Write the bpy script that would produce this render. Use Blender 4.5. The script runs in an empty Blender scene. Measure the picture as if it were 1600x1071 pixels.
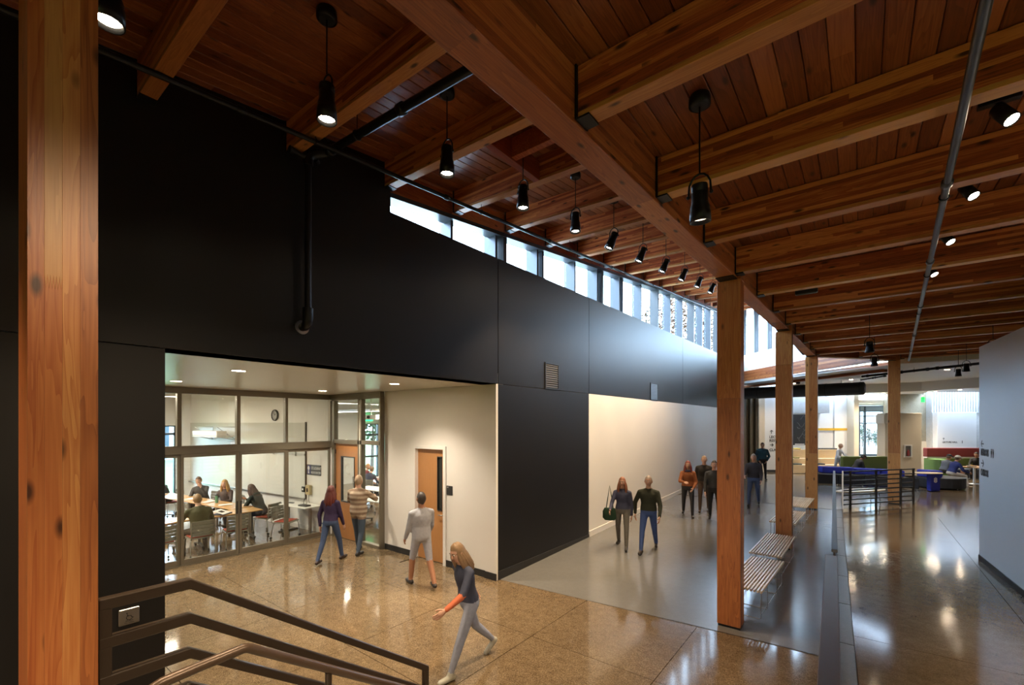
import bpy, math, random
from math import sin, cos, pi, radians, sqrt, floor
from mathutils import Vector, Matrix
random.seed(7)
S = bpy.context.scene
COL = S.collection

# ------------------------------------------------------------------ camera, sky, exposure
YAW = radians(38.1)
cam_data = bpy.data.cameras.new('camera')
cam = bpy.data.objects.new('camera', cam_data)
COL.objects.link(cam)
cam.location = (0, 0, 2.95)
cam.rotation_euler = (pi / 2, 0, YAW)
cam_data.sensor_width = 36
cam_data.lens = 15.6375
cam_data.shift_y = 0.0784
cam_data.clip_start = 0.05
cam_data.clip_end = 400
S.camera = cam

world = bpy.data.worlds.new('sky')
S.world = world
world.use_nodes = True
wn = world.node_tree
wbg = wn.nodes['Background']
wbg.inputs['Color'].default_value = (0.54, 0.73, 1.0, 1)   # even overcast sky
wbg.inputs['Strength'].default_value = 11.0

S.view_settings.view_transform = 'Standard'
S.view_settings.look = 'None'
S.view_settings.exposure = 1.45
S.view_settings.gamma = 1.0
S.view_settings.use_curve_mapping = False
try:
    S.cycles.max_bounces = 9
    S.cycles.diffuse_bounces = 5
    S.cycles.glossy_bounces = 4
    S.cycles.transmission_bounces = 6
    S.cycles.transparent_max_bounces = 10
    S.cycles.sample_clamp_indirect = 6
    S.cycles.caustics_reflective = False
    S.cycles.caustics_refractive = False
except Exception:
    pass

LAMP_WARM = (1.0, 0.74, 0.47)
LAMP_NEUTRAL = (1.0, 0.85, 0.66)
P_PENDANT = 170
P_TRACK = 130
P_RECESS = 175
P_CLASS = 75
P_BACK = 110

# ------------------------------------------------------------------ mesh builder
def perp(d):
    d = d.normalized()
    a = Vector((0, 0, 1)) if abs(d.z) < 0.9 else Vector((1, 0, 0))
    u = d.cross(a).normalized()
    return u, d.cross(u).normalized()

class MB:
    def __init__(s):
        s.v, s.f, s.m, s.s = [], [], [], []
    def add(s, vs, fs, mat=0, smooth=False):
        b = len(s.v)
        s.v += [tuple(x) for x in vs]
        for f in fs:
            s.f.append([i + b for i in f]); s.m.append(mat); s.s.append(smooth)
        return s
    def box(s, x0, x1, y0, y1, z0, z1, mat=0):
        vs = [(x, y, z) for z in (z0, z1) for y in (y0, y1) for x in (x0, x1)]
        return s.add(vs, [(0, 2, 3, 1), (4, 5, 7, 6), (0, 1, 5, 4), (2, 6, 7, 3), (0, 4, 6, 2), (1, 3, 7, 5)], mat)
    def cbox(s, c, sx, sy, sz, rz=0, mat=0, M=None):
        R = M if M is not None else Matrix.Rotation(rz, 3, 'Z')
        vs = [Vector(c) + R @ Vector((x * sx / 2, y * sy / 2, z * sz / 2)) for z in (-1, 1) for y in (-1, 1) for x in (-1, 1)]
        return s.add(vs, [(0, 2, 3, 1), (4, 5, 7, 6), (0, 1, 5, 4), (2, 6, 7, 3), (0, 4, 6, 2), (1, 3, 7, 5)], mat)
    def bar(s, p0, p1, w, h, mat=0):
        """a bar with a vertical height h and a width w from p0 to p1 (centre line)"""
        p0, p1 = Vector(p0), Vector(p1)
        d = p1 - p0
        side = Vector((-d.y, d.x, 0))
        side = side.normalized() * w / 2 if side.length > 1e-6 else Vector((w / 2, 0, 0))
        up = Vector((0, 0, h / 2)) if abs(d.normalized().z) < 0.95 else Vector((0, h / 2, 0))
        vs = [p + a * side + b * up for p in (p0, p1) for a, b in ((-1, -1), (1, -1), (1, 1), (-1, 1))]
        return s.add(vs, [(3, 2, 1, 0), (4, 5, 6, 7), (0, 1, 5, 4), (1, 2, 6, 5), (2, 3, 7, 6), (3, 0, 4, 7)], mat)
    def rings(s, rings, mat=0, smooth=True, cap=True):
        n = len(rings[0]); vs = [p for r in rings for p in r]
        fs = [(i * n + j, i * n + (j + 1) % n, (i + 1) * n + (j + 1) % n, (i + 1) * n + j) for i in range(len(rings) - 1) for j in range(n)]
        s.add(vs, fs, mat, smooth)
        if cap:
            s.add(rings[0], [tuple(range(n))[::-1]], mat); s.add(rings[-1], [tuple(range(n))], mat)
        return s
    def tube(s, pts, r, n=8, mat=0, cap=True, smooth=True):
        pts = [Vector(p) for p in pts]
        rr = r if isinstance(r, (list, tuple)) else [r] * len(pts)
        out, u = [], None
        for i, p in enumerate(pts):
            d = (pts[min(i + 1, len(pts) - 1)] - pts[max(i - 1, 0)]).normalized()
            if u is None:
                u, w = perp(d)
            else:
                u = (u - d * u.dot(d)).normalized(); w = d.cross(u)
            out.append([p + rr[i] * (cos(2 * pi * k / n) * u + sin(2 * pi * k / n) * w) for k in range(n)])
        return s.rings(out, mat, smooth, cap)
    def lathe(s, c, prof, n=16, mat=0, M=None, cap=True):
        """prof: (radius, height) pairs about z"""
        M = M or Matrix.Identity(3)
        return s.rings([[Vector(c) + M @ Vector((r * cos(2 * pi * k / n), r * sin(2 * pi * k / n), h)) for k in range(n)] for r, h in prof], mat, True, cap)
    def ball(s, c, r, nu=12, nv=8, mat=0, M=None):
        rx, ry, rz = r if isinstance(r, (list, tuple)) else (r, r, r)
        M = M or Matrix.Identity(3)
        rs = []
        for i in range(nv + 1):
            t = -pi / 2 + pi * (i + 0.02) / (nv + 0.04)
            rs.append([Vector(c) + M @ Vector((rx * cos(t) * cos(2 * pi * k / nu), ry * cos(t) * sin(2 * pi * k / nu), rz * sin(t))) for k in range(nu)])
        return s.rings(rs, mat, True, True)
    def prism(s, poly, z0, z1, mat=0):
        n = len(poly)
        vs = [(x, y, z0) for x, y in poly] + [(x, y, z1) for x, y in poly]
        return s.add(vs, [tuple(range(n))[::-1], tuple(range(n, 2 * n))] + [(i, (i + 1) % n, n + (i + 1) % n, n + i) for i in range(n)], mat)
    def mesh(s, name):
        me = bpy.data.meshes.new(name)
        me.from_pydata(s.v, [], s.f)
        me.polygons.foreach_set('material_index', s.m)
        me.polygons.foreach_set('use_smooth', s.s)
        me.update()
        return me
    def obj(s, name, mats, parent=None, bevel=0, loc=None, rz=0, seg=1):
        me = s.mesh(name)
        for m in (mats if isinstance(mats, (list, tuple)) else [mats]):
            me.materials.append(m)
        o = bpy.data.objects.new(name, me)
        COL.objects.link(o)
        if loc is not None:
            o.location = loc; o.rotation_euler = (0, 0, rz)
        if parent is not None:
            o.parent = parent
        if bevel:
            b = o.modifiers.new('edge', 'BEVEL'); b.width = bevel; b.segments = seg; b.limit_method = 'ANGLE'
        return o

def tag(o, label=None, cat=None, group=None, kind=None):
    if label: o['label'] = label
    if cat: o['category'] = cat
    if group: o['group'] = group
    if kind: o['kind'] = kind
    return o

def root(name, label, cat=None, loc=(0, 0, 0), rz=0, group=None, kind=None):
    o = bpy.data.objects.new(name, None)
    o.empty_display_size = 0.2
    COL.objects.link(o)
    o.location = loc; o.rotation_euler = (0, 0, rz)
    return tag(o, label, cat, group, kind)

KIDS = {}
def dup(o, loc=None, rz=None, label=None, group=None):
    def cp(a, par):
        c = a.copy(); COL.objects.link(c)
        if par is not None: c.parent = par
        for k in a.children:
            cp(k, c)
        return c
    c = cp(o, None)
    if loc is not None: c.location = loc
    if rz is not None: c.rotation_euler = (0, 0, rz)
    if label: c['label'] = label
    if group: c['group'] = group
    return c

ORD = 'first second third fourth fifth sixth seventh eighth ninth tenth eleventh twelfth thirteenth fourteenth fifteenth sixteenth seventeenth eighteenth nineteenth twentieth'.split()

# layout: ground-plan point of the building axes seen at column u (px of a 1600 frame) and depth d
def at(u, d):
    r = (u - 800) / 695.0 * d
    return (0.787 * r - 0.617 * d, 0.617 * r + 0.787 * d)

# ------------------------------------------------------------------ materials
def nodes_of(name):
    m = bpy.data.materials.new(name)
    m.use_nodes = True
    nt = m.node_tree
    return m, nt, nt.nodes['Principled BSDF']

def N(nt, typ, **kw):
    n = nt.nodes.new(typ)
    for k, v in kw.items():
        if k.startswith('i_'):
            n.inputs[int(k[2:])].default_value = v
        else:
            setattr(n, k, v)
    return n

def L(nt, a, b):
    nt.links.new(a, b)

def math_n(nt, op, a, b=None, c=None):
    n = N(nt, 'ShaderNodeMath', operation=op)
    for i, x in enumerate((a, b, c)):
        if x is None: continue
        if isinstance(x, (int, float)): n.inputs[i].default_value = x
        else: L(nt, x, n.inputs[i])
    return n.outputs[0]

def mix_c(nt, fac, a, b, blend='MIX'):
    n = N(nt, 'ShaderNodeMix', data_type='RGBA', blend_type=blend)
    for i, x in ((0, fac), (6, a), (7, b)):
        if isinstance(x, (int, float)): n.inputs[i].default_value = x
        elif isinstance(x, tuple): n.inputs[i].default_value = x if len(x) == 4 else x + (1,)
        else: L(nt, x, n.inputs[i])
    return n.outputs[2]

MATS = {}
def plain(name, col, rough=0.5, metal=0.0, var=0.0, scale=8, bump=0.0, spec=0.5):
    if name in MATS: return MATS[name]
    m, nt, b = nodes_of(name)
    b.inputs['Base Color'].default_value = tuple(col) + (1,)
    b.inputs['Roughness'].default_value = rough
    b.inputs['Metallic'].default_value = metal
    b.inputs['Specular IOR Level'].default_value = spec
    if var or bump:
        tc = N(nt, 'ShaderNodeTexCoord')
        no = N(nt, 'ShaderNodeTexNoise')
        no.inputs['Scale'].default_value = scale
        no.inputs['Detail'].default_value = 3
        L(nt, tc.outputs['Object'], no.inputs['Vector'])
        if var:
            a = tuple(max(0, c * (1 - var)) for c in col); d = tuple(min(1, c * (1 + var)) for c in col)
            L(nt, mix_c(nt, no.outputs[0], a, d), b.inputs['Base Color'])
        if bump:
            bp = N(nt, 'ShaderNodeBump'); bp.inputs['Strength'].default_value = bump; bp.inputs['Distance'].default_value = 0.01
            L(nt, no.outputs[0], bp.inputs['Height']); L(nt, bp.outputs[0], b.inputs['Normal'])
    MATS[name] = m
    return m

def emit(name, col, strength):
    m, nt, b = nodes_of(name)
    b.inputs['Base Color'].default_value = tuple(col) + (1,)
    b.inputs['Emission Color'].default_value = tuple(col) + (1,)
    b.inputs['Emission Strength'].default_value = strength
    return m

def glass(name, tint=(0.93, 0.96, 0.95), refl=1.0):
    """thin clear pane: mostly lets light through, mirrors a little by Fresnel"""
    m, nt, b = nodes_of(name)
    nt.nodes.remove(b)
    out = nt.nodes['Material Output']
    tr = N(nt, 'ShaderNodeBsdfTransparent'); tr.inputs[0].default_value = tuple(tint) + (1,)
    gl = N(nt, 'ShaderNodeBsdfGlossy'); gl.inputs['Roughness'].default_value = 0.02
    lw = N(nt, 'ShaderNodeLayerWeight'); lw.inputs[0].default_value = 0.5
    fr = math_n(nt, 'ADD', math_n(nt, 'MULTIPLY', math_n(nt, 'POWER', lw.outputs['Facing'], 5.0), 0.9), 0.05)
    mx = N(nt, 'ShaderNodeMixShader')
    L(nt, math_n(nt, 'MULTIPLY', fr, refl), mx.inputs[0]); L(nt, tr.outputs[0], mx.inputs[1]); L(nt, gl.outputs[0], mx.inputs[2])
    L(nt, mx.outputs[0], out.inputs['Surface'])
    return m

def wood(name, long_axis, lam_axis, dark, mid, light, lamw=0.0, rough=0.42, knots=1.0, brk=2.3):
    """sawn fir: board-to-board tone, stretched grain, knots. long_axis: the grain direction; lam_axis: across the laminations"""
    m, nt, b = nodes_of(name)
    tc = N(nt, 'ShaderNodeTexCoord'); oi = N(nt, 'ShaderNodeObjectInfo')
    sp = N(nt, 'ShaderNodeSeparateXYZ'); L(nt, tc.outputs['Object'], sp.inputs[0])
    ax = {'X': 0, 'Y': 1, 'Z': 2}
    oth = [a for a in 'XYZ' if a not in (long_axis, lam_axis)][0]
    r37 = math_n(nt, 'MULTIPLY', oi.outputs['Random'], 41.0)
    u = math_n(nt, 'ADD', sp.outputs[ax[long_axis]], r37)
    w = sp.outputs[ax[lam_axis]]; t = sp.outputs[ax[oth]]
    idx = math_n(nt, 'FLOOR', math_n(nt, 'DIVIDE', w, lamw)) if lamw else 0.0
    if lamw:
        shift = math_n(nt, 'MULTIPLY', idx, 1.373)
        seg = math_n(nt, 'FLOOR', math_n(nt, 'DIVIDE', math_n(nt, 'ADD', u, shift), brk))
        cmb = N(nt, 'ShaderNodeCombineXYZ')
        L(nt, idx, cmb.inputs[0]); L(nt, seg, cmb.inputs[1]); L(nt, r37, cmb.inputs[2])
        wn_ = N(nt, 'ShaderNodeTexWhiteNoise', noise_dimensions='3D'); L(nt, cmb.outputs[0], wn_.inputs[0])
        tone = wn_.outputs[0]
    else:
        wn_ = N(nt, 'ShaderNodeTexWhiteNoise', noise_dimensions='1D'); L(nt, r37, wn_.inputs['W'])
        tone = wn_.outputs[0]
    off = math_n(nt, 'MULTIPLY', tone, 63.0)
    def noise(su, sw, det, dist):
        c = N(nt, 'ShaderNodeCombineXYZ')
        L(nt, math_n(nt, 'ADD', math_n(nt, 'MULTIPLY', u, su), off), c.inputs[0])
        L(nt, math_n(nt, 'MULTIPLY', w, sw), c.inputs[1]); L(nt, math_n(nt, 'MULTIPLY', t, sw), c.inputs[2])
        n = N(nt, 'ShaderNodeTexNoise'); n.inputs['Scale'].default_value = 1; n.inputs['Detail'].default_value = det; n.inputs['Distortion'].default_value = dist
        L(nt, c.outputs[0], n.inputs['Vector'])
        return n.outputs[0], c
    g1, c1 = noise(0.8, 13, 2, 0.8)
    g2, _ = noise(2.5, 90, 2, 0.2)
    rings = math_n(nt, 'FRACT', math_n(nt, 'MULTIPLY', g1, 9.0))
    rings = math_n(nt, 'POWER', rings, 1.6)
    f = math_n(nt, 'ADD', math_n(nt, 'MULTIPLY', math_n(nt, 'POWER', tone, 1.4), 0.72), math_n(nt, 'MULTIPLY', g2, 0.55))
    f = math_n(nt, 'ADD', f, math_n(nt, 'MULTIPLY', g1, 0.30))
    f = math_n(nt, 'SUBTRACT', f, math_n(nt, 'MULTIPLY', rings, 0.26))
    rp = N(nt, 'ShaderNodeValToRGB')
    e = rp.color_ramp.elements
    e[0].position = 0.12; e[0].color = dark + (1,)
    e[1].position = 0.98; e[1].color = light + (1,)
    k = rp.color_ramp.elements.new(0.55); k.color = mid + (1,)
    L(nt, f, rp.inputs[0])
    col = rp.outputs[0]
    if knots:
        c = N(nt, 'ShaderNodeCombineXYZ')
        L(nt, math_n(nt, 'ADD', math_n(nt, 'MULTIPLY', u, 3.4), off), c.inputs[0])
        L(nt, math_n(nt, 'MULTIPLY', w, 9.0), c.inputs[1]); L(nt, math_n(nt, 'MULTIPLY', t, 9.0), c.inputs[2])
        vo = N(nt, 'ShaderNodeTexVoronoi'); vo.inputs['Scale'].default_value = 1.0; L(nt, c.outputs[0], vo.inputs['Vector'])
        sp2 = N(nt, 'ShaderNodeSeparateColor'); L(nt, vo.outputs['Color'], sp2.inputs[0])
        sel = math_n(nt, 'GREATER_THAN', sp2.outputs[0], 0.42)
        kd = N(nt, 'ShaderNodeMapRange'); kd.inputs[1].default_value = 0.09; kd.inputs[2].default_value = 0.22; kd.inputs[3].default_value = min(1.0, 0.95 * knots); kd.inputs[4].default_value = 0.0
        L(nt, vo.outputs['Distance'], kd.inputs[0])
        col = mix_c(nt, math_n(nt, 'MULTIPLY', kd.outputs[0], sel), col, tuple(x * 0.22 for x in dark))
    L(nt, col, b.inputs['Base Color'])
    b.inputs['Roughness'].default_value = rough
    bp = N(nt, 'ShaderNodeBump'); bp.inputs['Strength'].default_value = 0.12; bp.inputs['Distance'].default_value = 0.004
    L(nt, g2, bp.inputs['Height']); L(nt, bp.outputs[0], b.inputs['Normal'])
    MATS[name] = m
    return m

D1, D2, D3 = (0.145, 0.024, 0.009), (0.34, 0.070, 0.020), (0.66, 0.235, 0.080)
W_JOIST = wood('glulam_joist', 'X', 'Z', D1, D2, D3, 0.038)
W_EDGE = wood('glulam_edge_lamination', 'X', 'Y', (0.27, 0.090, 0.026), (0.42, 0.165, 0.050), (0.58, 0.28, 0.095), 0.0)
W_GIRD = wood('glulam_girder', 'X', 'Z', (0.17, 0.038, 0.012), (0.32, 0.085, 0.022), (0.50, 0.18, 0.052), 0.045)
W_DECK = wood('deck_board', 'Y', 'X', (0.100, 0.023, 0.008), (0.20, 0.054, 0.015), (0.36, 0.122, 0.036), 0.0, 0.4, 0.9)
W_POST = wood('post_lamination', 'Z', 'X', (0.24, 0.070, 0.021), (0.44, 0.150, 0.042), (0.64, 0.31, 0.10), 0.0, 0.38, 0.9)
W_POST_PALE = wood('post_lamination_pale', 'Z', 'X', (0.40, 0.17, 0.050), (0.52, 0.25, 0.080), (0.64, 0.34, 0.12), 0.0, 0.38, 0.8)
W_POST_RED = wood('post_lamination_red', 'Z', 'X', (0.20, 0.048, 0.015), (0.36, 0.095, 0.026), (0.52, 0.19, 0.055), 0.0, 0.38, 1.0)
W_POSTS = wood('post_core', 'Z', 'Y', (0.20, 0.050, 0.014), (0.34, 0.10, 0.026), (0.52, 0.20, 0.058), 0.042, 0.38, 0.7)
W_FASC = wood('fascia_fir', 'Y', 'Z', D1, D2, D3, 0.0, 0.45, 1.0)
W_DOOR = wood('door_veneer', 'Z', 'X', (0.30, 0.13, 0.042), (0.36, 0.16, 0.055), (0.42, 0.20, 0.072), 0.0, 0.35, 0.0)
W_LIGHT = wood('pale_ash', 'X', 'Y', (0.50, 0.36, 0.20), (0.60, 0.45, 0.27), (0.70, 0.55, 0.36), 0.0, 0.4, 0.0)
W_TABLE = wood('table_maple', 'X', 'Y', (0.50, 0.28, 0.11), (0.60, 0.36, 0.15), (0.68, 0.43, 0.20), 0.0, 0.3, 0.0)
W_SLAT = wood('bench_slat_wood', 'Y', 'X', (0.58, 0.42, 0.26), (0.68, 0.53, 0.36), (0.76, 0.62, 0.45), 0.0, 0.4, 0.0)

BLACK = plain('black_wall_paint', (0.0062, 0.0058, 0.0055), 0.44, var=0.12, scale=3, spec=0.33)
BLACK_STEEL = plain('black_steel', (0.014, 0.015, 0.017), 0.38, 0.6)
DARK_STEEL = plain('dark_painted_steel', (0.055, 0.056, 0.058), 0.42, 0.55)
BRONZE = plain('bronze_paint', (0.042, 0.028, 0.018), 0.34, 0.2, spec=0.45)
BRONZE_L = plain('bronze_handrail_paint', (0.085, 0.053, 0.033), 0.32, 0.2, spec=0.5)
GALV = plain('galvanised_tube', (0.085, 0.09, 0.10), 0.38, 0.7)
CHROME = plain('chrome', (0.62, 0.63, 0.65), 0.14, 1.0)
STEEL = plain('brushed_steel', (0.45, 0.44, 0.42), 0.3, 1.0)
WHITE = plain('white_paint', (0.70, 0.685, 0.65), 0.42, var=0.02, scale=2)
SOFFIT = plain('soffit_paint', (0.66, 0.63, 0.56), 0.30)
CREAM = plain('cream_paint', (0.70, 0.66, 0.56), 0.55)
BEIGE = plain('beige_panel', (0.60, 0.53, 0.41), 0.5)
ALU = plain('bronze_aluminium', (0.20, 0.175, 0.13), 0.36, 0.55)
ALU_DARK = plain('dark_window_frame', (0.035, 0.04, 0.045), 0.4, 0.3)
FINBLUE = plain('clerestory_aluminium', (0.040, 0.046, 0.055), 0.35, 0.3)
RUBBER = plain('black_rubber', (0.013, 0.013, 0.013), 0.55)
PLASTIC = plain('dark_plastic', (0.02, 0.02, 0.022), 0.4)
GLASS = glass('clear_pane')
GLASS_D = glass('door_lite', (0.5, 0.52, 0.5))
LENS = emit('lamp_lens', (1.0, 0.80, 0.55), 40)
LENS_DIM = emit('lamp_lens_dim', (1.0, 0.82, 0.58), 1.2)
LENS_COOL = emit('downlight_lens', (1.0, 0.93, 0.82), 12)
LENS_LINE = emit('linear_lens', (1.0, 0.95, 0.86), 7)

def concrete(name, c0, c1, c2, rough, scale=55, agg=0.5, wet=0.04):
    m, nt, b = nodes_of(name)
    tc = N(nt, 'ShaderNodeTexCoord'); ge = N(nt, 'ShaderNodeNewGeometry')
    vo = N(nt, 'ShaderNodeTexVoronoi'); vo.inputs['Scale'].default_value = scale; L(nt, ge.outputs['Position'], vo.inputs['Vector'])
    sp = N(nt, 'ShaderNodeSeparateColor'); L(nt, vo.outputs['Color'], sp.inputs[0])
    n2 = N(nt, 'ShaderNodeTexNoise'); n2.inputs['Scale'].default_value = 0.7; n2.inputs['Detail'].default_value = 4; L(nt, ge.outputs['Position'], n2.inputs['Vector'])
    n3 = N(nt, 'ShaderNodeTexNoise'); n3.inputs['Scale'].default_value = 9; n3.inputs['Detail'].default_value = 4; L(nt, ge.outputs['Position'], n3.inputs['Vector'])
    rp = N(nt, 'ShaderNodeValToRGB'); e = rp.color_ramp.elements
    e[0].position = 0.15; e[0].color = c0 + (1,); e[1].position = 0.9; e[1].color = c2 + (1,)
    k = rp.color_ramp.elements.new(0.5); k.color = c1 + (1,)
    f = math_n(nt, 'ADD', math_n(nt, 'MULTIPLY', sp.outputs[0], agg), math_n(nt, 'MULTIPLY', n2.outputs[0], 1.0 - agg))
    f = math_n(nt, 'ADD', f, math_n(nt, 'MULTIPLY', math_n(nt, 'SUBTRACT', n3.outputs[0], 0.5), 0.4))
    L(nt, f, rp.inputs[0]); L(nt, rp.outputs[0], b.inputs['Base Color'])
    rr = N(nt, 'ShaderNodeMapRange'); rr.inputs[3].default_value = rough - wet; rr.inputs[4].default_value = rough + wet
    L(nt, n2.outputs[0], rr.inputs[0]); L(nt, rr.outputs[0], b.inputs['Roughness'])
    return m

CONC = concrete('polished_concrete', (0.070, 0.046, 0.024), (0.140, 0.098, 0.054), (0.28, 0.21, 0.13), 0.10, 120, 0.5)
CONC_UP = concrete('polished_concrete_upper', (0.075, 0.052, 0.028), (0.15, 0.108, 0.062), (0.27, 0.21, 0.14), 0.11, 120, 0.3)
GREY = concrete('grey_rubber_floor', (0.125, 0.123, 0.118), (0.150, 0.147, 0.140), (0.175, 0.171, 0.163), 0.19, 140, 0.3)
KERB = concrete('kerb_concrete', (0.10, 0.092, 0.08), (0.13, 0.122, 0.108), (0.18, 0.17, 0.15), 0.3, 110, 0.4)
BOARDC = concrete('board_formed_concrete', (0.20, 0.165, 0.105), (0.29, 0.25, 0.17), (0.38, 0.33, 0.24), 0.7, 30, 0.15)
BOARDC_L = concrete('pale_concrete', (0.36, 0.37, 0.37), (0.46, 0.47, 0.47), (0.54, 0.55, 0.55), 0.7, 30, 0.15)

# ------------------------------------------------------------------ layout functions (metres, building axes: x right, y along the hall)
def zb(x, y):      # underside of the high-roof purlins (roof climbs along the hall)
    return 5.88 + 0.112 * y - 0.03 * (x + 5.35)
def rz(y):         # grey floor: a gentle ramp up to the upper level
    return max(0.0, min(0.29, (y - 6.6) * 0.0279))
def sill(y):
    return 6.0 + 0.014 * (y - 4)
def kx(y):         # line of the kerb beside the ramp
    return -0.14 - 0.0385 * (y - 5.6)
GIRD = [(-1.80, -1.2), (-1.49, 7.05), (-1.35, 11.62), (-1.20, 16.62), (0.86, 19.3)]
def gird_x(y):
    for (x0, y0), (x1, y1) in zip(GIRD, GIRD[1:]):
        if y <= y1:
            return x0 + (x1 - x0) * (y - y0) / (y1 - y0)
    return GIRD[-1][0]
Q0, Q1 = (0.86, 19.3), (-5.35, 26.0)
UP = 0.29

def yz_prism(mb, poly, x0, x1, mat=0):
    n = len(poly)
    vs = [(x0, y, z) for y, z in poly] + [(x1, y, z) for y, z in poly]
    return mb.add(vs, [tuple(range(n)), tuple(range(n, 2 * n))[::-1]] + [(i, n + i, n + (i + 1) % n, (i + 1) % n) for i in range(n)], mat)
def xz_prism(mb, poly, y0, y1, mat=0):
    n = len(poly)
    vs = [(x, y0, z) for x, z in poly] + [(x, y1, z) for x, z in poly]
    return mb.add(vs, [tuple(range(n))[::-1], tuple(range(n, 2 * n))] + [(i, (i + 1) % n, n + (i + 1) % n, n + i) for i in range(n)], mat)

# ------------------------------------------------------------------ floors
floor_ = root('floor', 'glossy brown polished concrete floor of the lower lobby with saw-cut joints', kind='structure')
MB().box(-21, 8, -5, 37, -0.3, -0.03).obj('subfloor', plain('joint_dark', (0.03, 0.025, 0.02), 0.8), floor_)
xs = [-11.0, -8.9, -7.05, -5.3, -3.58, -1.86, -0.13]
ys = [-4.0, 0.0, 1.65, 3.3, 5.0, None]
def ybound(x): return 6.46 + (x + 5.06) * 0.08
g = 0.004
for i in range(6):
    for j in range(5):
        x0, x1 = xs[i] + g, xs[i + 1] - g
        y0 = ys[j] + g
        if xs[i + 1] <= -5.3:
            ya = yb = (6.42 if ys[j + 1] is None else ys[j + 1] - g)
        else:
            ya = ybound(x0) - g if ys[j + 1] is None else ys[j + 1] - g
            yb = ybound(x1) - g if ys[j + 1] is None else ys[j + 1] - g
        MB().prism([(x0, y0), (x1, y0), (x1, yb), (x0, ya)], -0.04, 0.0).obj('slab', CONC, floor_)
MB().box(-20, -11.0, -4, 6.42, -0.04, 0).obj('slab', CONC, floor_)
MB().box(-20, -5.36, 6.425, 17, -0.04, 0).obj('slab', CONC, floor_)

floor_g = root('floor', 'satin grey ramp floor beside the white hall wall', kind='structure')
st = [6.3 + 0.5 * i for i in range(22)]
for a, b in ((0, 21),):
    mb = MB(); top = []; 
    for y in st:
        xl = -5.36; xr = kx(y) - 0.02
        yl = ybound(xl) if y < 6.5 else y; yr = ybound(xr) if y < 6.5 else y
        top += [(xl, yl, rz(yl) + 0.001), (xr, yr, rz(yr) + 0.001)]
    mb.add(top, [(2 * i, 2 * i + 1, 2 * i + 3, 2 * i + 2) for i in range(len(st) - 1)])
    mb.obj('ramp_surface', GREY, floor_g)
far = [(-5.36, 16.8), (kx(16.8), 16.8), (-0.42, 17.1), (1.42, 19.65), at(1445, 19.0), at(1400, 21.0), at(1300, 22.2), at(1190, 22.4), (-5.36, 24.0)]
MB().prism(far, 0.2, UP + 0.002).obj('landing_surface', GREY, floor_g)

floor_u = root('floor', 'glossy polished concrete floor of the upper level right of the railing', kind='structure')
ux = [None, 1.7, 3.4, 7.5]; uy = [-4, -1.5, 0.2, 1.9, 3.6, 5.3, 7.0, 8.7, 10.4, 12.1, 13.8, 15.5, 17.2]
for j in range(len(uy) - 1):
    for i in range(3):
        y0, y1 = uy[j] + g, uy[j + 1] - g
        xa = kx(y0) + 0.125 if ux[i] is None else ux[i] + g
        xb = kx(y1) + 0.125 if ux[i] is None else ux[i] + g
        x1 = ux[i + 1] - g
        MB().prism([(xa, y0), (x1, y0), (x1, y1), (xb, y1)], 0.2, UP).obj('slab', CONC_UP, floor_u)
MB().prism([(-0.6, 17.2), (7.5, 17.2), (7.5, 37), (-12, 37), (-12, 26.6), (-5.3, 24)], 0.15, UP).obj('slab', CONC_UP, floor_u)
trim1 = root('trim_1', 'narrow concrete kerb strip along the base of the ramp railing', kind='structure')
yk = [-3.5 + 1.45 * i for i in range(15)]
for y0, y1 in zip(yk, yk[1:]):
    y1 -= 0.012
    MB().prism([(kx(y0) - 0.02, y0), (kx(y0) + 0.12, y0), (kx(y1) + 0.12, y1), (kx(y1) - 0.02, y1)], -0.02, UP + 0.02).obj('kerb_block', KERB, trim1, bevel=0.006)

# ------------------------------------------------------------------ left wall: black panels, white hall panel
wl = root('wall_left', 'tall matt black panelled wall with a white lower stretch down the hall', kind='structure')
def wl_panel(poly, mat, x0=-5.72, x1=-5.35):
    mb = MB(); yz_prism(mb, poly, x0, x1)
    return mb.obj('panel', mat, wl, bevel=0.004)
J = 3.68; gp = 0.006
wl_panel([(-4, 0), (1.33, 0), (1.33, J - gp), (-4, J - gp)], BLACK)
wl_panel([(6.40, 0), (9.94 - gp, 0), (9.94 - gp, J - gp), (6.40, J - gp)], BLACK)
wl_panel([(9.94, 0), (26, 0), (26, J - gp), (9.94, J - gp)], WHITE)
tp = 0.36
ups = [(-4, 6.40), (6.40, 9.94), (9.94, 17.4), (17.4, 26.0)]
for a, b in ups:
    if a < 3:
        poly = [(a, J), (b - gp, J), (b - gp, sill(b)), (3.98, sill(3.98)), (3.98, zb(-5.35, 3.98) + tp), (a, zb(-5.35, a) + tp)]
    else:
        poly = [(a + gp, J), (b - gp, J), (b - gp, sill(b)), (a + gp, sill(a))]
    wl_panel(poly, BLACK)
mb = MB(); yz_prism(mb, [(-4, J + .01), (26, J + .01), (26, sill(26) - .02), (3.9, sill(4) - .02), (-4, 5.9)], -5.70, -5.37)
mb.obj('panel_backing', plain('joint_black', (0.004, 0.004, 0.004), 0.8), wl)
b1 = root('baseboard_left', 'black baseboard under the black panel beside the ramp', kind='structure')
MB().box(-5.35, -5.335, 6.40, 9.93, 0, 0.16).obj('board', RUBBER, b1)
b2 = root('baseboard_hall', 'white baseboard along the foot of the white hall wall', kind='structure')
mb = MB()
ya = [9.95, 12, 14, 17, 20, 23, 26]
for y0, y1 in zip(ya, ya[1:]):
    yz_prism(mb, [(y0, rz(y0)), (y1, rz(y1)), (y1, rz(y1) + 0.14), (y0, rz(y0) + 0.14)], -5.35, -5.33)
mb.obj('board', WHITE, b2)

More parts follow.
